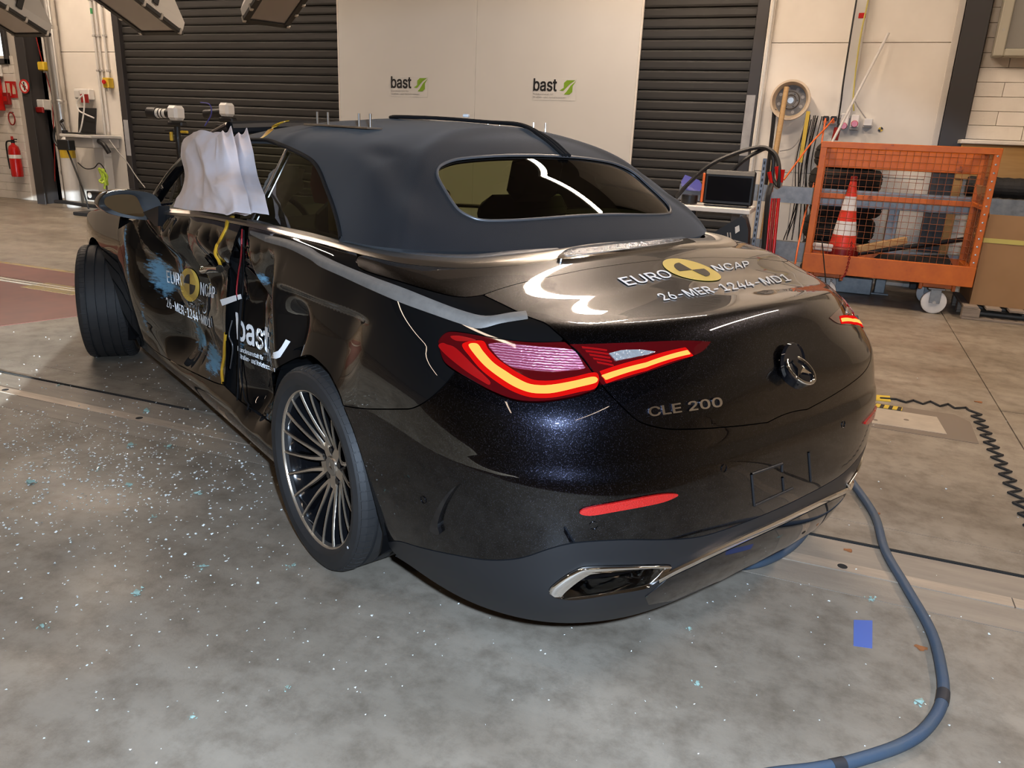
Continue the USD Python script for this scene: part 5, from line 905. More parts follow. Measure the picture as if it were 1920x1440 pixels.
obj('inner_body', shell(), M['matte'], car, label='dark inner structure behind the skin', smooth=False)
# ---- soft top
sw = [(443, 262), (485, 262), (507, 264), (540, 277), (567, 290), (587, 303), (600, 322), (613, 355), (625, 387), (635, 422), (639, 446)]
qsw = tr(TOP, sw); swp = np.vstack([qsw[1:], TOP.q(np.array([(-.80, .09, 1.0), (-.82, .8, 1.0), (-.80, 1.75, 1.0), (-.60, 1.75, 1.31)])), TOP.q(np.array([(-.585, 1.40, 1.322)]))])
swpoly = Polygon(swp).buffer(0)
rw = tr(TOP, [(819, 322), (826, 311), (848, 301), (880, 296), (940, 292), (1005, 291.5), (1070, 294), (1110, 298)], 6)
rwl = tr(TOP, [(819, 322), (822, 335), (838, 363), (858, 392), (880, 406), (903, 413), (940, 414), (1000, 411), (1080, 405), (1140, 402)], 6)
rwt, rwb = tocentre(rw), tocentre(rwl)
rwin = np.vstack([rwb[::-1], rwt[1:]]); rwpoly = Polygon(np.vstack([rwin[:-1], [[0, rwt[-1, 1]]], mir(rwin)[1:]])).buffer(0)
base = np.array([(-.765, .02, 1.060), (-.755, -.06, 1.060), (-.735, -.13, 1.060), (-.69, -.22, 1.062), (-.60, -.31, 1.064), (-.45, -.37, 1.066), (-.25, -.40, 1.066), (0, -.41, 1.066)])
qb = TOP.q(spline(base, 8)); qb[-1, 0] = 0
tp = np.vstack([qb[::-1], TOP.q(np.array([(-.78, .12, 1.04), (-.8, .8, 1.0), (-.78, 1.55, 1.0)])), TOP.q(np.array([(-.57, 1.58, 1.33), (-.3, 1.60, 1.37), (0, 1.61, 1.385)]))])
tp = Polygon(np.vstack([tp, mir(tp)])).buffer(0)
swm = Polygon(mir(np.array(swpoly.exterior.coords)))
roof = add('soft_top', panel(TOP, tp, h=.02, gap=0, holes=(swpoly, swm, rwpoly), lip=.02), M['fabric'], car, 'black cloth roof')
add('rear_window', panel(TOP, rwpoly, h=.02, gap=0, lift=-.004, lip=0), M['glass'], roof)
rim = TOP.at(np.array(rwpoly.exterior.coords)); obj('window_seal', strip(TOP, rim, .0045, .005, 220), M['trimgrey'], roof)
for q_ in (np.array(qsw), mir(qsw)): obj('side_seal', strip(TOP, TOP.at(q_), .007, .007, 70), M['matte'], roof)
sideg = np.vstack([tr(TOP, [(535, 281), (567, 293), (587, 306), (600, 325), (613, 358), (625, 390), (635, 425), (637, 448)], 5), tr(TOP, [(637, 448), (600, 440), (540, 428), (470, 414)], 3)[1:], tr(TOP, [(470, 414), (500, 350), (535, 281)], 4)[1:-1]])
pg = panel(TOP, sideg, h=.02, gap=0, lift=-.008, lip=0); both('side_window', pg, M['glass'], car, ('left rear side window, whole', None))
pill = TOP.hit(np.linspace((537, 280), (472, 412), 20)); ps_ = strip(TOP, pill, .007, .004)
for mm in (ps_, flipx(ps_)): obj('window_frame', mm, M['alu'], car)
obj('yellow_tape', strip(TOP, TOP.hit(spline([(486, 262), (497, 254), (508, 243), (520, 233), (530, 229), (537, 227)], 6)), .014, .003), M['ytape'], roof, label='yellow tape on the roof edge')
# windscreen, pillars, cabin
obj('windscreen', trimesh.Trimesh([(-.66, 2.22, 1.0), (.66, 2.22, 1.0), (.54, 1.60, 1.375), (-.54, 1.60, 1.375), (0, 2.36, 1.02), (0, 1.63, 1.40)], [[0, 4, 5], [0, 5, 3], [4, 1, 2], [4, 2, 5]], process=False), M['wglass'], car)
for s in (-1, 1):
    a = spline([(s * .74, 2.22, .985), (s * .68, 1.98, 1.16), (s * .60, 1.72, 1.31), (s * .55, 1.56, 1.375)], 8); obj('windscreen_pillar', tube(a, .026, 10), M['gloss'], car)
    obj('pillar_trim', tube(a + [s * .020, 0, .014], .007, 6), M['alu'], car)
obj('windscreen_header', tube(spline([(-.55, 1.57, 1.372), (-.3, 1.60, 1.388), (0, 1.61, 1.395), (.3, 1.60, 1.388), (.55, 1.57, 1.372)], 8), .03, 10), M['satin'], car)
obj('dashboard', bx(-.68, .68, 1.75, 2.3, .72, 1.0, .06), M['leather'], car)
obj('inside_mirror', cat([bx(-.11, .11, 1.66, 1.69, 1.26, 1.32, .012), bx(-.012, .012, 1.66, 1.72, 1.0, 1.37, .004)]), M['gloss'], car)
obj('steering_wheel', place(tube(.19 * np.c_[np.cos(t), np.sin(t), 0 * t], .016, 8, True), (-.37, 1.55, .90), (1, 0, 0), (0, .35, .94)), M['leather'], car)
def seat(x):
    s = obj('seat', cat([bx(x - .25, x + .25, .75, 1.3, .38, .56, .07), place(bx(-.25, .25, 0, .68, -.07, .07, .06), (x, .72, .50), (1, 0, 0), (0, -.30, .95))]), M['leather'], car)
    obj('headrest', place(bx(-.14, .14, 0, .22, -.055, .055, .05), (x, .50, 1.12), (1, 0, 0), (0, -.25, .97)), M['leather'], s)
for x in (-.37, .37): seat(x)
r_ = obj('rear_seat', cat([bx(-.60, .60, -.1, .42, .40, .55, .06), bx(-.60, .60, -.22, -.06, .5, .97, .06)]), M['leather'], car)
for x in (-.33, .33): obj('headrest', bx(x - .13, x + .13, -.18, -.08, .94, 1.10, .04), M['leather'], r_)
obj('yellow_cover', bx(-.64, -.50, .33, .43, .90, 1.20, .03), M['yfoam'], car, label='yellow padding beside the driver seat')
obj('red_cover', lathe([(.0, 0), (.07, .01), (.085, .08), (.07, .16), (0, .18)], 20).apply_translation([-.42, .82, 1.09]), M['redcloth'], car, label='red and white cover beside the headrest')
def sheet(P, nu=26, nv=26, amp=.02, seed=1, f=(5, 5)):
    """A crumpled cloth over a grid of points."""
    P = np.array(P, float); a, b = P.shape[:2]; u = np.linspace(0, a - 1, nu); v = np.linspace(0, b - 1, nv)
    G = np.stack([[PC(np.arange(b), PC(np.arange(a), P[:, :, k], axis=0)(uu))(v) for uu in u] for k in range(3)], -1)
    U, V = np.meshgrid(np.linspace(0, 1, nu), np.linspace(0, 1, nv), indexing='ij'); q = np.stack([U * f[0], V * f[1], 0 * U + seed], -1)
    du, dv = np.gradient(G, axis=0), np.gradient(G, axis=1); n = np.cross(du, dv); n /= np.maximum(np.linalg.norm(n, axis=2, keepdims=True), 1e-9)
    r = (1 - np.abs(2 * meshkit.noise(q, seed) - 1)) - .6 + .5 * (1 - np.abs(2 * meshkit.noise(q * 2.1, seed + 1) - 1) - .6)
    G = (G + n * (amp * r)[..., None]).reshape(-1, 3); i = (np.arange(nu - 1)[:, None] * nv + np.arange(nv - 1)[None]).ravel()
    return trimesh.Trimesh(G, np.vstack([np.c_[i, i + nv, i + nv + 1], np.c_[i, i + nv + 1, i + 1]]), process=False)
def cpx(p, x):
    d = (p[0] - 960) / FPX * CR - (p[1] - 720) / FPX * CU + CF; return CARCAM + d * (x - CARCAM[0]) / d[0]
rows = []
for k, (l, r, x) in enumerate([((352, 262), (436, 239), -.66), ((341, 290), (441, 275), -.70), ((343, 330), (450, 330), -.74), ((338, 370), (462, 372), -.80), ((333, 392), (469, 408), -.83)]):
    rows.append([cpx(np.array(l) * (1 - f) + np.array(r) * f + np.array([0, (7 if k == 0 else 0) * math.sin(f * 6.5 + 2.6) - (2 if k == 0 else 2) * math.sin(f * np.pi)]), x - .07 * math.sin(f * np.pi)) for f in np.linspace(0, 1, 6)])
ab = sheet(rows, 60, 60, .034, 5, (2.2, 3.4)); back = ab.copy(); back.vertices = back.vertices + [.07, 0.01, -.005]
obj('side_airbag', cat([ab, trimesh.Trimesh(back.vertices, back.faces[:, ::-1], process=False)]), M['airbag'], car, label='deflated white curtain airbag hanging over the left door', smooth=60)
fl_ = [[cpx(p, -.60) for p in row] for row in ([(512, 318), (540, 310), (566, 318)], [(500, 345), (535, 345), (570, 345)], [(485, 375), (520, 380), (545, 375)], [(474, 408), (500, 414), (525, 412)])]
obj('airbag_film', sheet(fl_, 30, 30, .02, 9), M['film'], car, smooth=60)
# ---- door mirror
mir_out = spline([(-1.035, 2.10, .985), (-1.02, 2.08, 1.03), (-.97, 2.06, 1.058), (-.89, 2.03, 1.063), (-.80, 2.00, 1.045), (-.77, 1.99, .99), (-.80, 2.00, .925), (-.87, 2.03, .918), (-.96, 2.06, .935), (-1.01, 2.08, .955)], 6, True)
def mirror(flip):
    q = mir_out; c = q.mean(0); rows = [c + (q - c) * s + [0, dy, 0] for s, dy in ((.97, -.012), (1.0, 0), (1.0, .05), (.92, .12), (.70, .17), (.35, .195))]; n = len(q)
    V = np.vstack(rows + [[c + [0, .20, 0]]]); i = np.arange(n); j = (i + 1) % n; F = []
    for k in range(5): F += [np.c_[k * n + i, k * n + j, (k + 1) * n + j], np.c_[k * n + i, (k + 1) * n + j, (k + 1) * n + i]]
    F.append(np.c_[5 * n + i, 5 * n + j, np.full(n, 6 * n)]); F = np.vstack(F)
    g = spline([(-1.012, 2.075, 1.00), (-1.0, 2.07, 1.028), (-.94, 2.04, 1.042), (-.885, 2.015, 1.035), (-.865, 2.005, .985), (-.855, 2.0, .945), (-.88, 2.01, .938), (-.95, 2.045, .952), (-.995, 2.07, .975)], 6, True) + [0, -.02, 0]; n2 = len(g); A_ = np.c_[g[:, 0], g[:, 2], np.ones(n2)]; g[:, 1] = A_ @ np.linalg.lstsq(A_, g[:, 1], rcond=None)[0]; i2 = np.arange(n2); G = np.vstack([g, [g.mean(0)]]); gf = np.c_[(i2 + 1) % n2, i2, np.full(n2, n2)]
    rim = np.vstack([rows[0], rows[0].mean(0)[None] + [0, .006, 0]]); rf = np.c_[j, i, np.full(n, n)]
    arm = tube(spline([(-.84, 2.06, .965), (-.80, 2.04, .95), (-.75, 2.0, .94)], 6), [.04] * 13, 10)
    fx_ = flipx if flip else (lambda m_: m_)
    mo = obj('door_mirror', fx_(trimesh.Trimesh(V, F[:, ::-1], process=False)), M['gloss'], car, smooth=50)
    obj('mirror_glass', fx_(trimesh.Trimesh(G, gf, process=False)), M['mirror'], mo, smooth=False)
    obj('mirror_rim', fx_(trimesh.Trimesh(rim, rf, process=False)), M['satin'], mo, smooth=False); obj('mirror_foot', fx_(arm), M['satin'], mo)
mirror(False); mirror(True)
ft = np.array([cpx(p, -.86) for p in [(268, 398), (297, 386), (296, 424), (290, 424)]]); obj('mirror_base', cat([trimesh.Trimesh(np.vstack([ft, ft + [.05, 0, 0]]), [[0, 1, 2], [0, 2, 3], [4, 6, 5], [4, 7, 6], [0, 4, 1], [1, 4, 5], [1, 5, 2], [2, 5, 6], [2, 6, 3], [3, 6, 7], [3, 7, 0], [0, 7, 4]], process=False)]), M['satin'], car, smooth=False)
# ---- marks, tape and torn bits on the left flank
W_, K_ = M['white'], M['ink']
obj('sticker', quad(CRASH, text('EURO', 1., .1), [(315, 529), (348, 538), (347, 514), (313, 506)], .003, fine=.3), W_, door, smooth=False)
obj('sticker', quad(CRASH, text('NCAP', 1., .1), [(377, 552), (405, 560), (404, 538), (377, 528)], .003, fine=.3), W_, door, smooth=False)
obj('sticker', quad(CRASH, text('26-MER-1244-MD1', 1., .1), [(314, 575), (396, 614), (395, 597), (312, 557)], .003, fine=.3), W_, door, smooth=False)
oval = Point(0, 0).buffer(.5, 20); dm = ext(shapely.affinity.translate(oval, .5, .5), .1)
obj('sticker', quad(CRASH, dm, [(338, 561), (376, 568), (374, 508), (340, 498)], .003, fine=.12), M['yellow'], door, smooth=False)
for qd_ in ([(0.5, 0.5)] + [(.5 + .29 * math.cos(a), .5 + .30 * math.sin(a)) for a in np.linspace(np.pi / 2, np.pi, 8)], [(0.5, 0.5)] + [(.5 + .29 * math.cos(a), .5 + .30 * math.sin(a)) for a in np.linspace(-np.pi / 2, 0, 8)]):
    mq = ext(qd_, .1); mq = cat([mq, bx(0, 1e-4, 0, 1e-4, 0, .1), bx(1 - 1e-4, 1, 1 - 1e-4, 1, 0, .1)]); obj('sticker', quad(CRASH, mq, [(338, 561), (376, 568), (374, 508), (340, 498)], .0046, fine=.12), K_, door, smooth=False)
obj('sticker', quad(CRASH, text('bast', 1., .1, True), [(446, 634), (506, 660), (507, 612), (443, 585)], .003, fine=.2), W_, quarter, label='white lettering bast', smooth=False)
obj('sticker', quad(CRASH, text('Bundesanstalt für', 1., .1), [(447, 657), (495, 675), (495, 667), (447, 648)], .003, fine=.6), W_, quarter, smooth=False)
obj('sticker', quad(CRASH, text('Straßen- und Verkehrswesen', 1., .1), [(450, 671), (517, 697), (517, 688), (450, 662)], .003, fine=.6), W_, quarter, smooth=False)
for pts in ([(0, 0), (.42, .02), (.62, .12), (.95, .85), (.70, 1.), (.55, .62), (.42, .42), (.10, .30)],):
    mq = ext(pts, .1); obj('sticker', quad(CRASH, cat([mq, bx(.9999, 1, .9999, 1, 0, .1)]), [(509, 671), (540, 678), (549, 634), (517, 640)], .003, fine=.15), W_, quarter, smooth=False)
tp1 = [(470, 432), (500, 440), (540, 449), (580, 463), (600, 476), (640, 495), (700, 519), (760, 541), (820, 565), (870, 583), (912, 592), (960, 585), (985, 583)]
tp2 = [(470, 440), (500, 454), (540, 466), (580, 486), (600, 500), (640, 518), (690, 541), (750, 567), (805, 587), (860, 606), (898, 616), (940, 606), (990, 598)]
A, B = CRASH.hit(spline(tp1, 6)), CRASH.hit(spline(tp2, 6)); tpm = band(CRASH, A, B, .003, 110, .002); obj('grey_tape', tpm, M['tape'], quarter, label='grey cloth tape along the left shoulder')
mid = A * .45 + B * .55; obj('grey_tape', strip(CRASH, mid[6:-6], .012, .0065, 80), M['tape'], quarter)
yt = [(436, 407), (427, 414), (424, 428), (415, 446), (407, 462), (404, 476), (410, 488), (414, 500)]
obj('yellow_tape', strip(CRASH, CRASH.hit(spline(yt, 6)), .009, .006), M['ytape'], door)
obj('yellow_tape', strip(CRASH, CRASH.hit(spline([(423, 625), (421, 650), (420, 670), (416, 695), (418, 718)], 6)), .008, .006), M['ytape'], door)
obj('white_tape', quad(CRASH, bx(0, 1, 0, 1, 0, .1), [(423, 573), (449, 564), (447, 553), (419, 562)], .012, .003), W_, quarter, label='white tape label across the door gap', smooth=False)
obj('white_tape', quad(CRASH, bx(0, 1, 0, 1, 0, .1), [(452, 563), (458, 561), (456, 552), (450, 553)], .012, .003), W_, quarter, smooth=False)
hp = CRASH.hit([(388, 503), (400, 500), (418, 496)]); hn = CRASH.normal(hp)
hd = obj('door_handle', tube(spline(hp + hn * .025, 8), .016, 12), M['chrome'], door, label='bright door handle'); obj('handle_cup', place(lathe([(0, 0), (.03, .003), (.036, .012), (.03, .018)], 20), CRASH.hit((400, 488))[0], *(lambda n: (np.cross([0, 0, 1.], n) / np.linalg.norm(np.cross([0, 0, 1.], n)), np.cross(n, np.cross([0, 0, 1.], n) / np.linalg.norm(np.cross([0, 0, 1.], n)))))(CRASH.normal(CRASH.hit((400, 488)))[0])), M['gloss'], door)
for pts, mt in (([(459, 430), (457, 480), (452, 510), (448, 545), (450, 556)], 'redcloth'), ([(462, 432), (461, 520), (455, 600), (452, 680), (449, 750)], 'matte'), ([(456, 560), (452, 620), (455, 690), (463, 745), (470, 757), (468, 768)], 'matte'), ([(440, 600), (434, 628), (441, 650), (436, 690)], 'trimgrey')):
    obj('cable', tube(CRASH.hit(spline(pts, 6)) + [-.01, 0, 0], .0032, 6), M[mt], car)
# ---- wheels
def wheel(loc, rz, spoked=True):
    w = UsdGeom.Xform.Define(stage, str(car.GetPath()) + '/' + numbered('carwheels', 'wheel')); w.AddTranslateOp().Set(Gf.Vec3d(*loc)); w.AddRotateZOp().Set(rz); w = w.GetPrim()
    pr = [(.250, -.100), (.262, -.118), (.280, -.132), (.300, -.136), (.320, -.130), (.331, -.118), (.3345, -.108)]
    tread = []
    for c in (-.075, -.026, .026, .075): tread += [(.3365, c - .0055), (.3295, c - .0045), (.3295, c + .0045), (.3365, c + .0055)]
    prof = pr + tread + [(r, -o_) for r, o_ in pr[::-1]]
    obj('tyre', lathe(prof, 96, 'x'), M['rubber'], w, smooth=25)
    blocks = []
    for s in (-1, 1):
        for k in range(72):
            a = np.linspace(k, k + .82, 3) / 72 * 2 * np.pi
            for o0, o1, r0, r1 in ((.084, .108, .3385, .3362), (.108, .124, .3362, .3285)):
                i_ = [(s * o0, r0), (s * o1, r1)]; V = [];
                for aa in a:
                    for (o_, r) in i_ + [(s * o1, r1 - .008), (s * o0, r0 - .008)]: V.append((o_, r * math.cos(aa), r * math.sin(aa)))
                V = np.array(V); F = []
                for j in range(2):
                    for e in range(4): b0, b1 = j * 4 + e, j * 4 + (e + 1) % 4; F += [[b0, b1, b1 + 4], [b0, b1 + 4, b0 + 4]]
                F += [[0, 2, 1], [0, 3, 2], [8, 9, 10], [8, 10, 11]]; blocks.append(trimesh.Trimesh(V, F if s > 0 else np.array(F)[:, ::-1], process=False))
    obj('tread_block', cat(blocks), M['rubber'], w, smooth=False, kind='stuff')
    obj('rim_lip', lathe([(.254, .100), (.258, .116), (.263, .118), (.267, .112), (.267, .10)], 96, 'x'), M['tan'], w, smooth=40)
    if not spoked: return w
    def dep(r): return .112 - .062 * np.clip((.255 - r) / .2, 0, 1)**1.35
    rr = np.linspace(.060, .256, 18); backs = []
    for k in range(20):
        a = 2 * np.pi * (k + .35) / 20; e1_, e2_ = np.array([0, math.cos(a), math.sin(a)]), np.array([0, -math.sin(a), math.cos(a)])
        sw_ = (.012 if k % 2 else -.012) * np.clip((.15 - rr) / .1, 0, 1)**2
        wd = .0027 + .0035 * np.clip((.17 - rr) / .11, 0, 1)
        def ribbon(extra, d0, d1):
            c = rr[:, None] * e1_ + sw_[:, None] * e2_; R_ = [c + (wd + extra)[:, None] * e2_ * s + (dep(rr) + dd)[:, None] * np.array([1., 0, 0]) for s, dd in ((-1, d0), (1, d0), (1, d1), (-1, d1))]
            V = np.stack(R_, 1).reshape(-1, 3); F = []
            for j in range(len(rr) - 1):
                for e in range(4): b0, b1 = j * 4 + e, j * 4 + (e + 1) % 4; F += [[b0, b1, b1 + 4], [b0, b1 + 4, b0 + 4]]
            m_ = trimesh.Trimesh(V, F, process=False); m_.fix_normals() if False else None; return m_
        obj('spoke', ribbon(0 * rr, 0, -.004), M['tan'], w, smooth=False); backs.append(ribbon(.004 + 0 * rr, -.0045, -.03))
    obj('rim', cat(backs + [lathe([(.255, .100), (.248, .085), (.238, .04), (.236, -.10)], 64, 'x'), lathe([(.0, .052), (.06, .052), (.072, .044), (.078, .01)], 40, 'x')]), M['alloy'], w, smooth=35)
    for k in range(5):
        a = 2 * np.pi * (k + .3) / 5; c = np.array([0, .055 * math.cos(a), .055 * math.sin(a)]); obj('wheel_bolt', cyl(c + [.05, 0, 0], c + [.058, 0, 0], .0115, 12), M['gloss'], w)
        a += np.pi / 5; pet = [(.034 * math.cos(a + d), .034 * math.sin(a + d)) for d in (-.55, 0, .55)] + [(.082 * math.cos(a + d), .082 * math.sin(a + d)) for d in (.2, 0, -.2)]
        obj('hub_petal', place(ext(pet, .003), (.0535, 0, 0), (0, 1, 0), (0, 0, 1)), M['tan'], w, smooth=False)
    cp = obj('hub_cap', lathe([(.034, .052), (.034, .060), (.031, .063), (.024, .062), (.0, .0625)], 36, 'x'), M['alu'], w, smooth=35)
    obj('hub_star', place(trimesh.Trimesh(sv * [.45, .45, .3], sf, process=False), (.063, 0, 0), (0, 1, 0), (0, 0, 1)), M['chrome'], w, smooth=False)
    obj('brake_disc', lathe([(0, -.02), (.17, -.02), (.175, -.03), (.175, -.05), (0, -.05)], 48, 'x'), M['disc'], w)
    obj('brake_caliper', bx(-.075, .0, -.20, -.10, -.06, .10, .02), M['matte'], w)
    obj('wheel_backing', lathe([(0, -.095), (.235, -.095)], 40, 'x'), M['matte'], w)
    return w
wl = wheel((-.79, 0, .3365), 180.); wf = wheel((-.86, 2.95, .3365), 180. - 19., False)
V_ = np.array([(.0, 0)]); a_ = math.radians(205); obj('balance_dot', place(lathe([(0, .002), (.0045, .002), (.0045, 0)], 12), (.1345, .296 * math.cos(-2.62 + np.pi), .296 * math.sin(-.55)), (0, 1, 0), (0, 0, 1)), W_, wl)
for pos, rz in (((.79, 0, .3365), 0.), ((.80, 2.865, .3365), -13.)): wheel(pos, rz, False)
for s, y in ((-1, 0), (1, 0), (-1, 2.865), (1, 2.865)):
    aa = np.linspace(-.35, np.pi + .35, 22); V = np.array([[(s * x, y + .40 * math.cos(a), .337 + .40 * math.sin(a)) for x in (.58, .88)] for a in aa]).reshape(-1, 3); i = np.arange(21) * 2
    ln = trimesh.Trimesh(V, np.vstack([np.c_[i, i + 1, i + 3], np.c_[i, i + 3, i + 2]]), process=False); obj('arch_liner', cat([ln, trimesh.Trimesh(V, ln.faces[:, ::-1], process=False)]), M['matte'], car, smooth=False)
# ================================================================ floor things in front
F_ = {}
F_['hose'] = pbr('blue_rubber_hose', (.045, .08, .135), .55, noise=(9, (.065, .09, .12), 5), bump=(200, .3, .001))
F_['tape'] = pbr('blue_floor_tape', (.10, .17, .52), .5)
F_['leaf'] = pbr('dry_leaf', (.32, .12, .04), .8)
F_['crumb'] = mk('glass_crumbs', {'p': ('principled_bsdf', dict(base_color=(.93, .98, .95), roughness=.12, specular_ior_level=.8, coat_weight=1.))}, [], 'p.BSDF')
F_['shard'] = mk('green_glass_clump', {'p': ('principled_bsdf', dict(base_color=(.36, .52, .46), roughness=.10, coat_weight=1.))}, [], 'p.BSDF')
F_['haz'] = pbr('hazard_yellow', (.66, .47, .05), .5); F_['hazb'] = pbr('hazard_black', (.02, .02, .02), .5)
hp_ = [(1.30, 4.6), (1.29, 3.6), (1.31, 2.63), (1.25, 1.8), (1.205, 1.1), (1.20, .86), (1.239, .736), (1.315, .442), (1.341, .154), (1.396, -.09), (1.447, -.324), (1.457, -.51), (1.446, -.658), (1.40, -.787), (1.333, -.887), (1.224, -.994), (1.143, -1.058), (1.0, -1.16), (.85, -1.35), (.8, -1.7)]
P = spline([(x, y, .017) for x, y in hp_], 8); t = thing('air_hose', 'thick blue hose curving along the floor to the lower right', 'hose'); obj('hose', tube(P, .0155, 14), F_['hose'], t)
for f in (.615, .80): k = int(f * len(P)); obj('tape_wrap', tube(P[k:k + 4], .0165, 14), pbr('dark_tape_wrap', (.03, .03, .035), .6) if f < .7 else UsdShade.Material.Get(stage, '/World/Looks/dark_tape_wrap'), t)
t = thing('air_hose', 'blue hose coming out from under the rear bumper', 'hose'); obj('hose', tube(spline([(.30, 1.2, .016), (.72, .05, .016), (.80, -.215, .016), (.89, -.19, .016), (.972, -.094, .016), (1.05, .094, .016), (1.10, .371, .021), (1.10, .8, .021), (1.05, 1.4, .021)], 8), .014, 12), F_['hose'], t)
setd(obj('floor_tape', fpoly([(1.234, -.344), (1.288, -.321), (1.283, -.475), (1.232, -.486)], 0, .0012), F_['tape']), label='rectangle of bright blue tape on the floor', category='tape')
def leaf(x, y, s, lab):
    a = np.linspace(0, 2 * np.pi, 12)[:-1]; r = s * (1 + .35 * np.sin(3 * a + x * 9)); m = fpoly(np.c_[x + r * np.cos(a), y + .7 * r * np.sin(a)], 0.0, .004); obj('dry_leaf', m, F_['leaf'], None, lab, 'leaf')
leaf(1.417, -.41, .016, 'small rust brown leaf right of the blue tape'); leaf(1.95, 2.42, .02, 'small rust brown leaf beyond the zigzag cable'); leaf(1.33, .50, .010, 'tiny brown leaf beside the blue hose'); leaf(1.22, .12, .014, 'torn brown leaf on the sunken rail')
zz = [(1.401, 2.179), (1.489, 2.207), (1.539, 2.169), (1.583, 2.238), (1.63, 2.188), (1.676, 2.269), (1.72, 2.196), (1.769, 2.267), (1.797, 2.198), (1.86, 2.246)]
y = 2.20; k = 0
while y > .55: zz.append((1.925 if k % 2 else 1.868, y)); y -= .055; k += 1
zz = np.array(zz); t = thing('zigzag_cable', 'thin black cable lying in zigzags on the floor', 'cable'); Q = np.vstack([np.linspace(a, b, 5)[:-1] for a, b in zip(zz[:-1], zz[1:])]); obj('cable', tube(np.c_[Q, np.full(len(Q), .006)], .006, 6), F_['hazb'], t)
t = thing('hazard_tape', 'yellow and black striped tape beside the cover plate', 'tape'); obj('tape', fpoly([(1.20, 2.05), (1.515, 2.06), (1.508, 1.994), (1.20, 1.98)], 0, .0055), F_['haz'], t)
for k in range(7): x = 1.21 + k * .045; obj('stripe', fpoly([(x, 1.985), (x + .02, 1.985), (x + .032, 2.053), (x + .012, 2.053)], .004, .0062), F_['hazb'], t)
t = thing('hazard_tape', 'short yellow tape piece under the zigzag cable', 'tape'); obj('tape', fpoly([(1.22, 2.20), (1.458, 2.265), (1.458, 2.145), (1.22, 2.10)], 0, .004), F_['haz'], t)
t = thing('dark_stick', 'thin black strip lying on the floor at the left edge', 'strip'); obj('strip', fpoly([(-2.75, -.50), (-2.30, -.60), (-2.30, -.61), (-2.75, -.515)], 0, .006), F_['hazb'], t)
# glass crumbs: single larger clumps, and the fine scatter
def crumb(s, rg):
    q = rg.normal(size=(9, 3)) * [1, .8, .5]; m = trimesh.convex.convex_hull(q / np.abs(q).max() * s); m.apply_translation([0, 0, -m.bounds[0, 2]]); return m
protos = []
Wl = lambda p: (CAMPOS + ((p[0] - 960) / FPX * WR - (p[1] - 720) / FPX * WU + WF) * (-CAMPOS[2] / ((p[0] - 960) / FPX * WR - (p[1] - 720) / FPX * WU + WF)[2]))[:2]
big = [((368, 926), .017, 'largest green glass clump, left of the rear wheel'), ((255, 1112), .016, 'green glass clump alone on the bare concrete at the left'), ((548, 1062), .014, 'glass clump nearest the foot of the rear wheel'), ((380, 1063), .015, 'pale glass clump beside a thin scratch left of the rear wheel'),
 ((242, 910), .014, 'glass clump with loose crumbs, left of the largest clump'), ((185, 880), .013, 'small round glass clump in the densest scatter'), ((318, 838), .016, 'glass clump at the end of the pale worn patch, near the sill'), ((245, 836), .014, 'dull green glass clump below the rail, left of the worn patch'),
 ((285, 970), .012, 'whitish glass clump below the largest clump'), ((80, 1175), .012, 'green glass clump near the left edge of the picture'), ((58, 905), .016, 'long glass clump in the scatter at the left edge'), ((110, 722), .014, 'heap of clear glass on the sunken rail bed'), ((275, 772), .014, 'green glass clump lying against the sunken rail'),
 ((1635, 1125), .013, 'green glass clump between the rail and the blue tape'), ((1306, 1282), .012, 'glass clump on the concrete behind the exhaust'), ((1723, 1318), .014, 'flat glass clump beside the lower hose bend'), ((540, 1290), .009, 'small glass clump in front of the rear corner'), ((360, 1345), .008, 'small pale glass clump at the bottom left'), ((1292, 1180), .008, 'small glass clump just behind the bumper')]
for p, s, lab in big:
    x, y_ = Wl(p); t = thing('glass_clump', lab, 'glass', (x, y_, 0), rng.uniform(0, 360)); obj('glass', cat([crumb(s, rng)] + [crumb(s * rng.uniform(.25, .45), rng).apply_translation([rng.uniform(-1.6, 1.6) * s, rng.uniform(-1.3, 1.3) * s, 0]) for _ in range(7)]), F_['shard'], t, smooth=False)
V = []; pts = []
def scat(n, cx, cy, sx, sy, lo, hi):
    for _ in range(n): pts.append((rng.normal(cx, sx), rng.normal(cy, sy), rng.uniform(lo, hi)))
scat(1500, -1.75, -.55, .55, .33, .003, .0075); scat(420, -1.2, -.9, .45, .4, .0022, .0048); scat(260, -2.6, -.2, .9, .5, .003, .006); scat(160, -.4, -1.1, .6, .35, .002, .0042); scat(110, .9, -.7, .6, .45, .002, .0042); scat(60, 1.5, .8, .4, .9, .003, .006); scat(140, -2.5, .6, .7, .4, .003, .006)
shapes = [crumb(1., rng) for _ in range(6)]; out = []
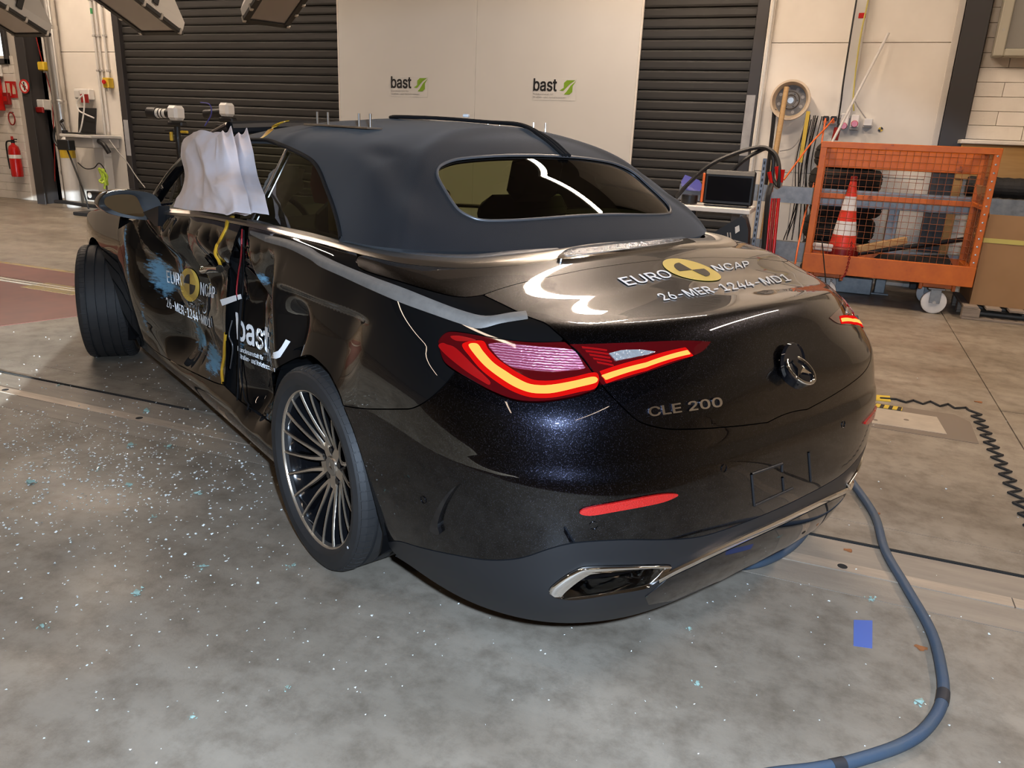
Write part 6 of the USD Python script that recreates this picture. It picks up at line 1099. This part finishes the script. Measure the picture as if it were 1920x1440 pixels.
for i, (x, y_, s) in enumerate(pts):
    if (x > 2.6) or (y_ > 4): continue
    m = shapes[i % 6]; a = rng.uniform(0, 6.28); c, s_ = math.cos(a), math.sin(a); v = m.vertices * s; v = np.c_[v[:, 0] * c - v[:, 1] * s_ + x, v[:, 0] * s_ + v[:, 1] * c + y_, v[:, 2]]; out.append(trimesh.Trimesh(v, m.faces, process=False))
setd(obj('glass_crumbs', cat(out), F_['crumb'], smooth=False), label='fine crumbs of broken window glass strewn over the floor', category='glass', kind='stuff')
# things on the roof of the car
def carpt(P): P = np.atleast_2d(P); c, s = math.cos(TURN), math.sin(TURN); return np.c_[P[:, 0] * c - P[:, 1] * s, P[:, 0] * s + P[:, 1] * c, P[:, 2]]
def roofz(x, y): 
    z = 1.5
    a, b = 1.2, 1.6
    for _ in range(30):
        m_ = (a + b) / 2; a, b = (m_, b) if Ftop(np.array([x]), np.array([y]), np.array([m_]))[0] < 0 else (a, m_)
    return a
def plate(x, y0, y1, lab):
    t = thing('pin_plate', lab, 'plate', (0, 0, 0)); z = [max(roofz(x + d, y) for d in (-.03, .03)) + .001 for y in (y0, y1)]
    V = np.array([(x + d, y, zz + e) for y, zz in ((y0, z[0]), (y1, z[1])) for d in (-.03, .03) for e in (0, .006)]); m = trimesh.convex.convex_hull(V); m.vertices = carpt(m.vertices); obj('plate', m, M['alu'], t, smooth=False)
    for f in (.06, .22, .70, .88): y = y0 + (y1 - y0) * f; zz = z[0] + (z[1] - z[0]) * f; p = carpt([(x, y, zz), (x, y, zz + .052)]); obj('pin', cyl(p[0], p[1], .0045, 8), M['alu'], t)
plate(-.44, .42, .95, 'aluminium plate with upright pins on the near roof edge'); plate(.42, .45, .95, 'aluminium plate with upright pins on the far roof edge')
t = thing('roof_cable', 'bundle of black cables lying across the cloth roof', 'cable')
for d, r in ((0, .007), (.018, .006), (-.015, .006)):
    pts_ = []
    for (x, y) in ((-.05, .98), (-.12 + d, .80), (-.02 + d, .62 + d), (.06 + d, .42), (.10 + d, .25 + d), (.10 + d, .10), (.10 + d, -.01)): pts_.append((x, y, roofz(x, y) + r + .004))
    obj('cable', tube(carpt(spline(pts_, 6)), r, 8), M['matte'], t)
obj('clip', bx(-.012, .012, -.01, .01, 0, .012, .003).apply_translation(carpt([(.03, .52, roofz(.03, .52) + .02)])[0]), M['white'], t)
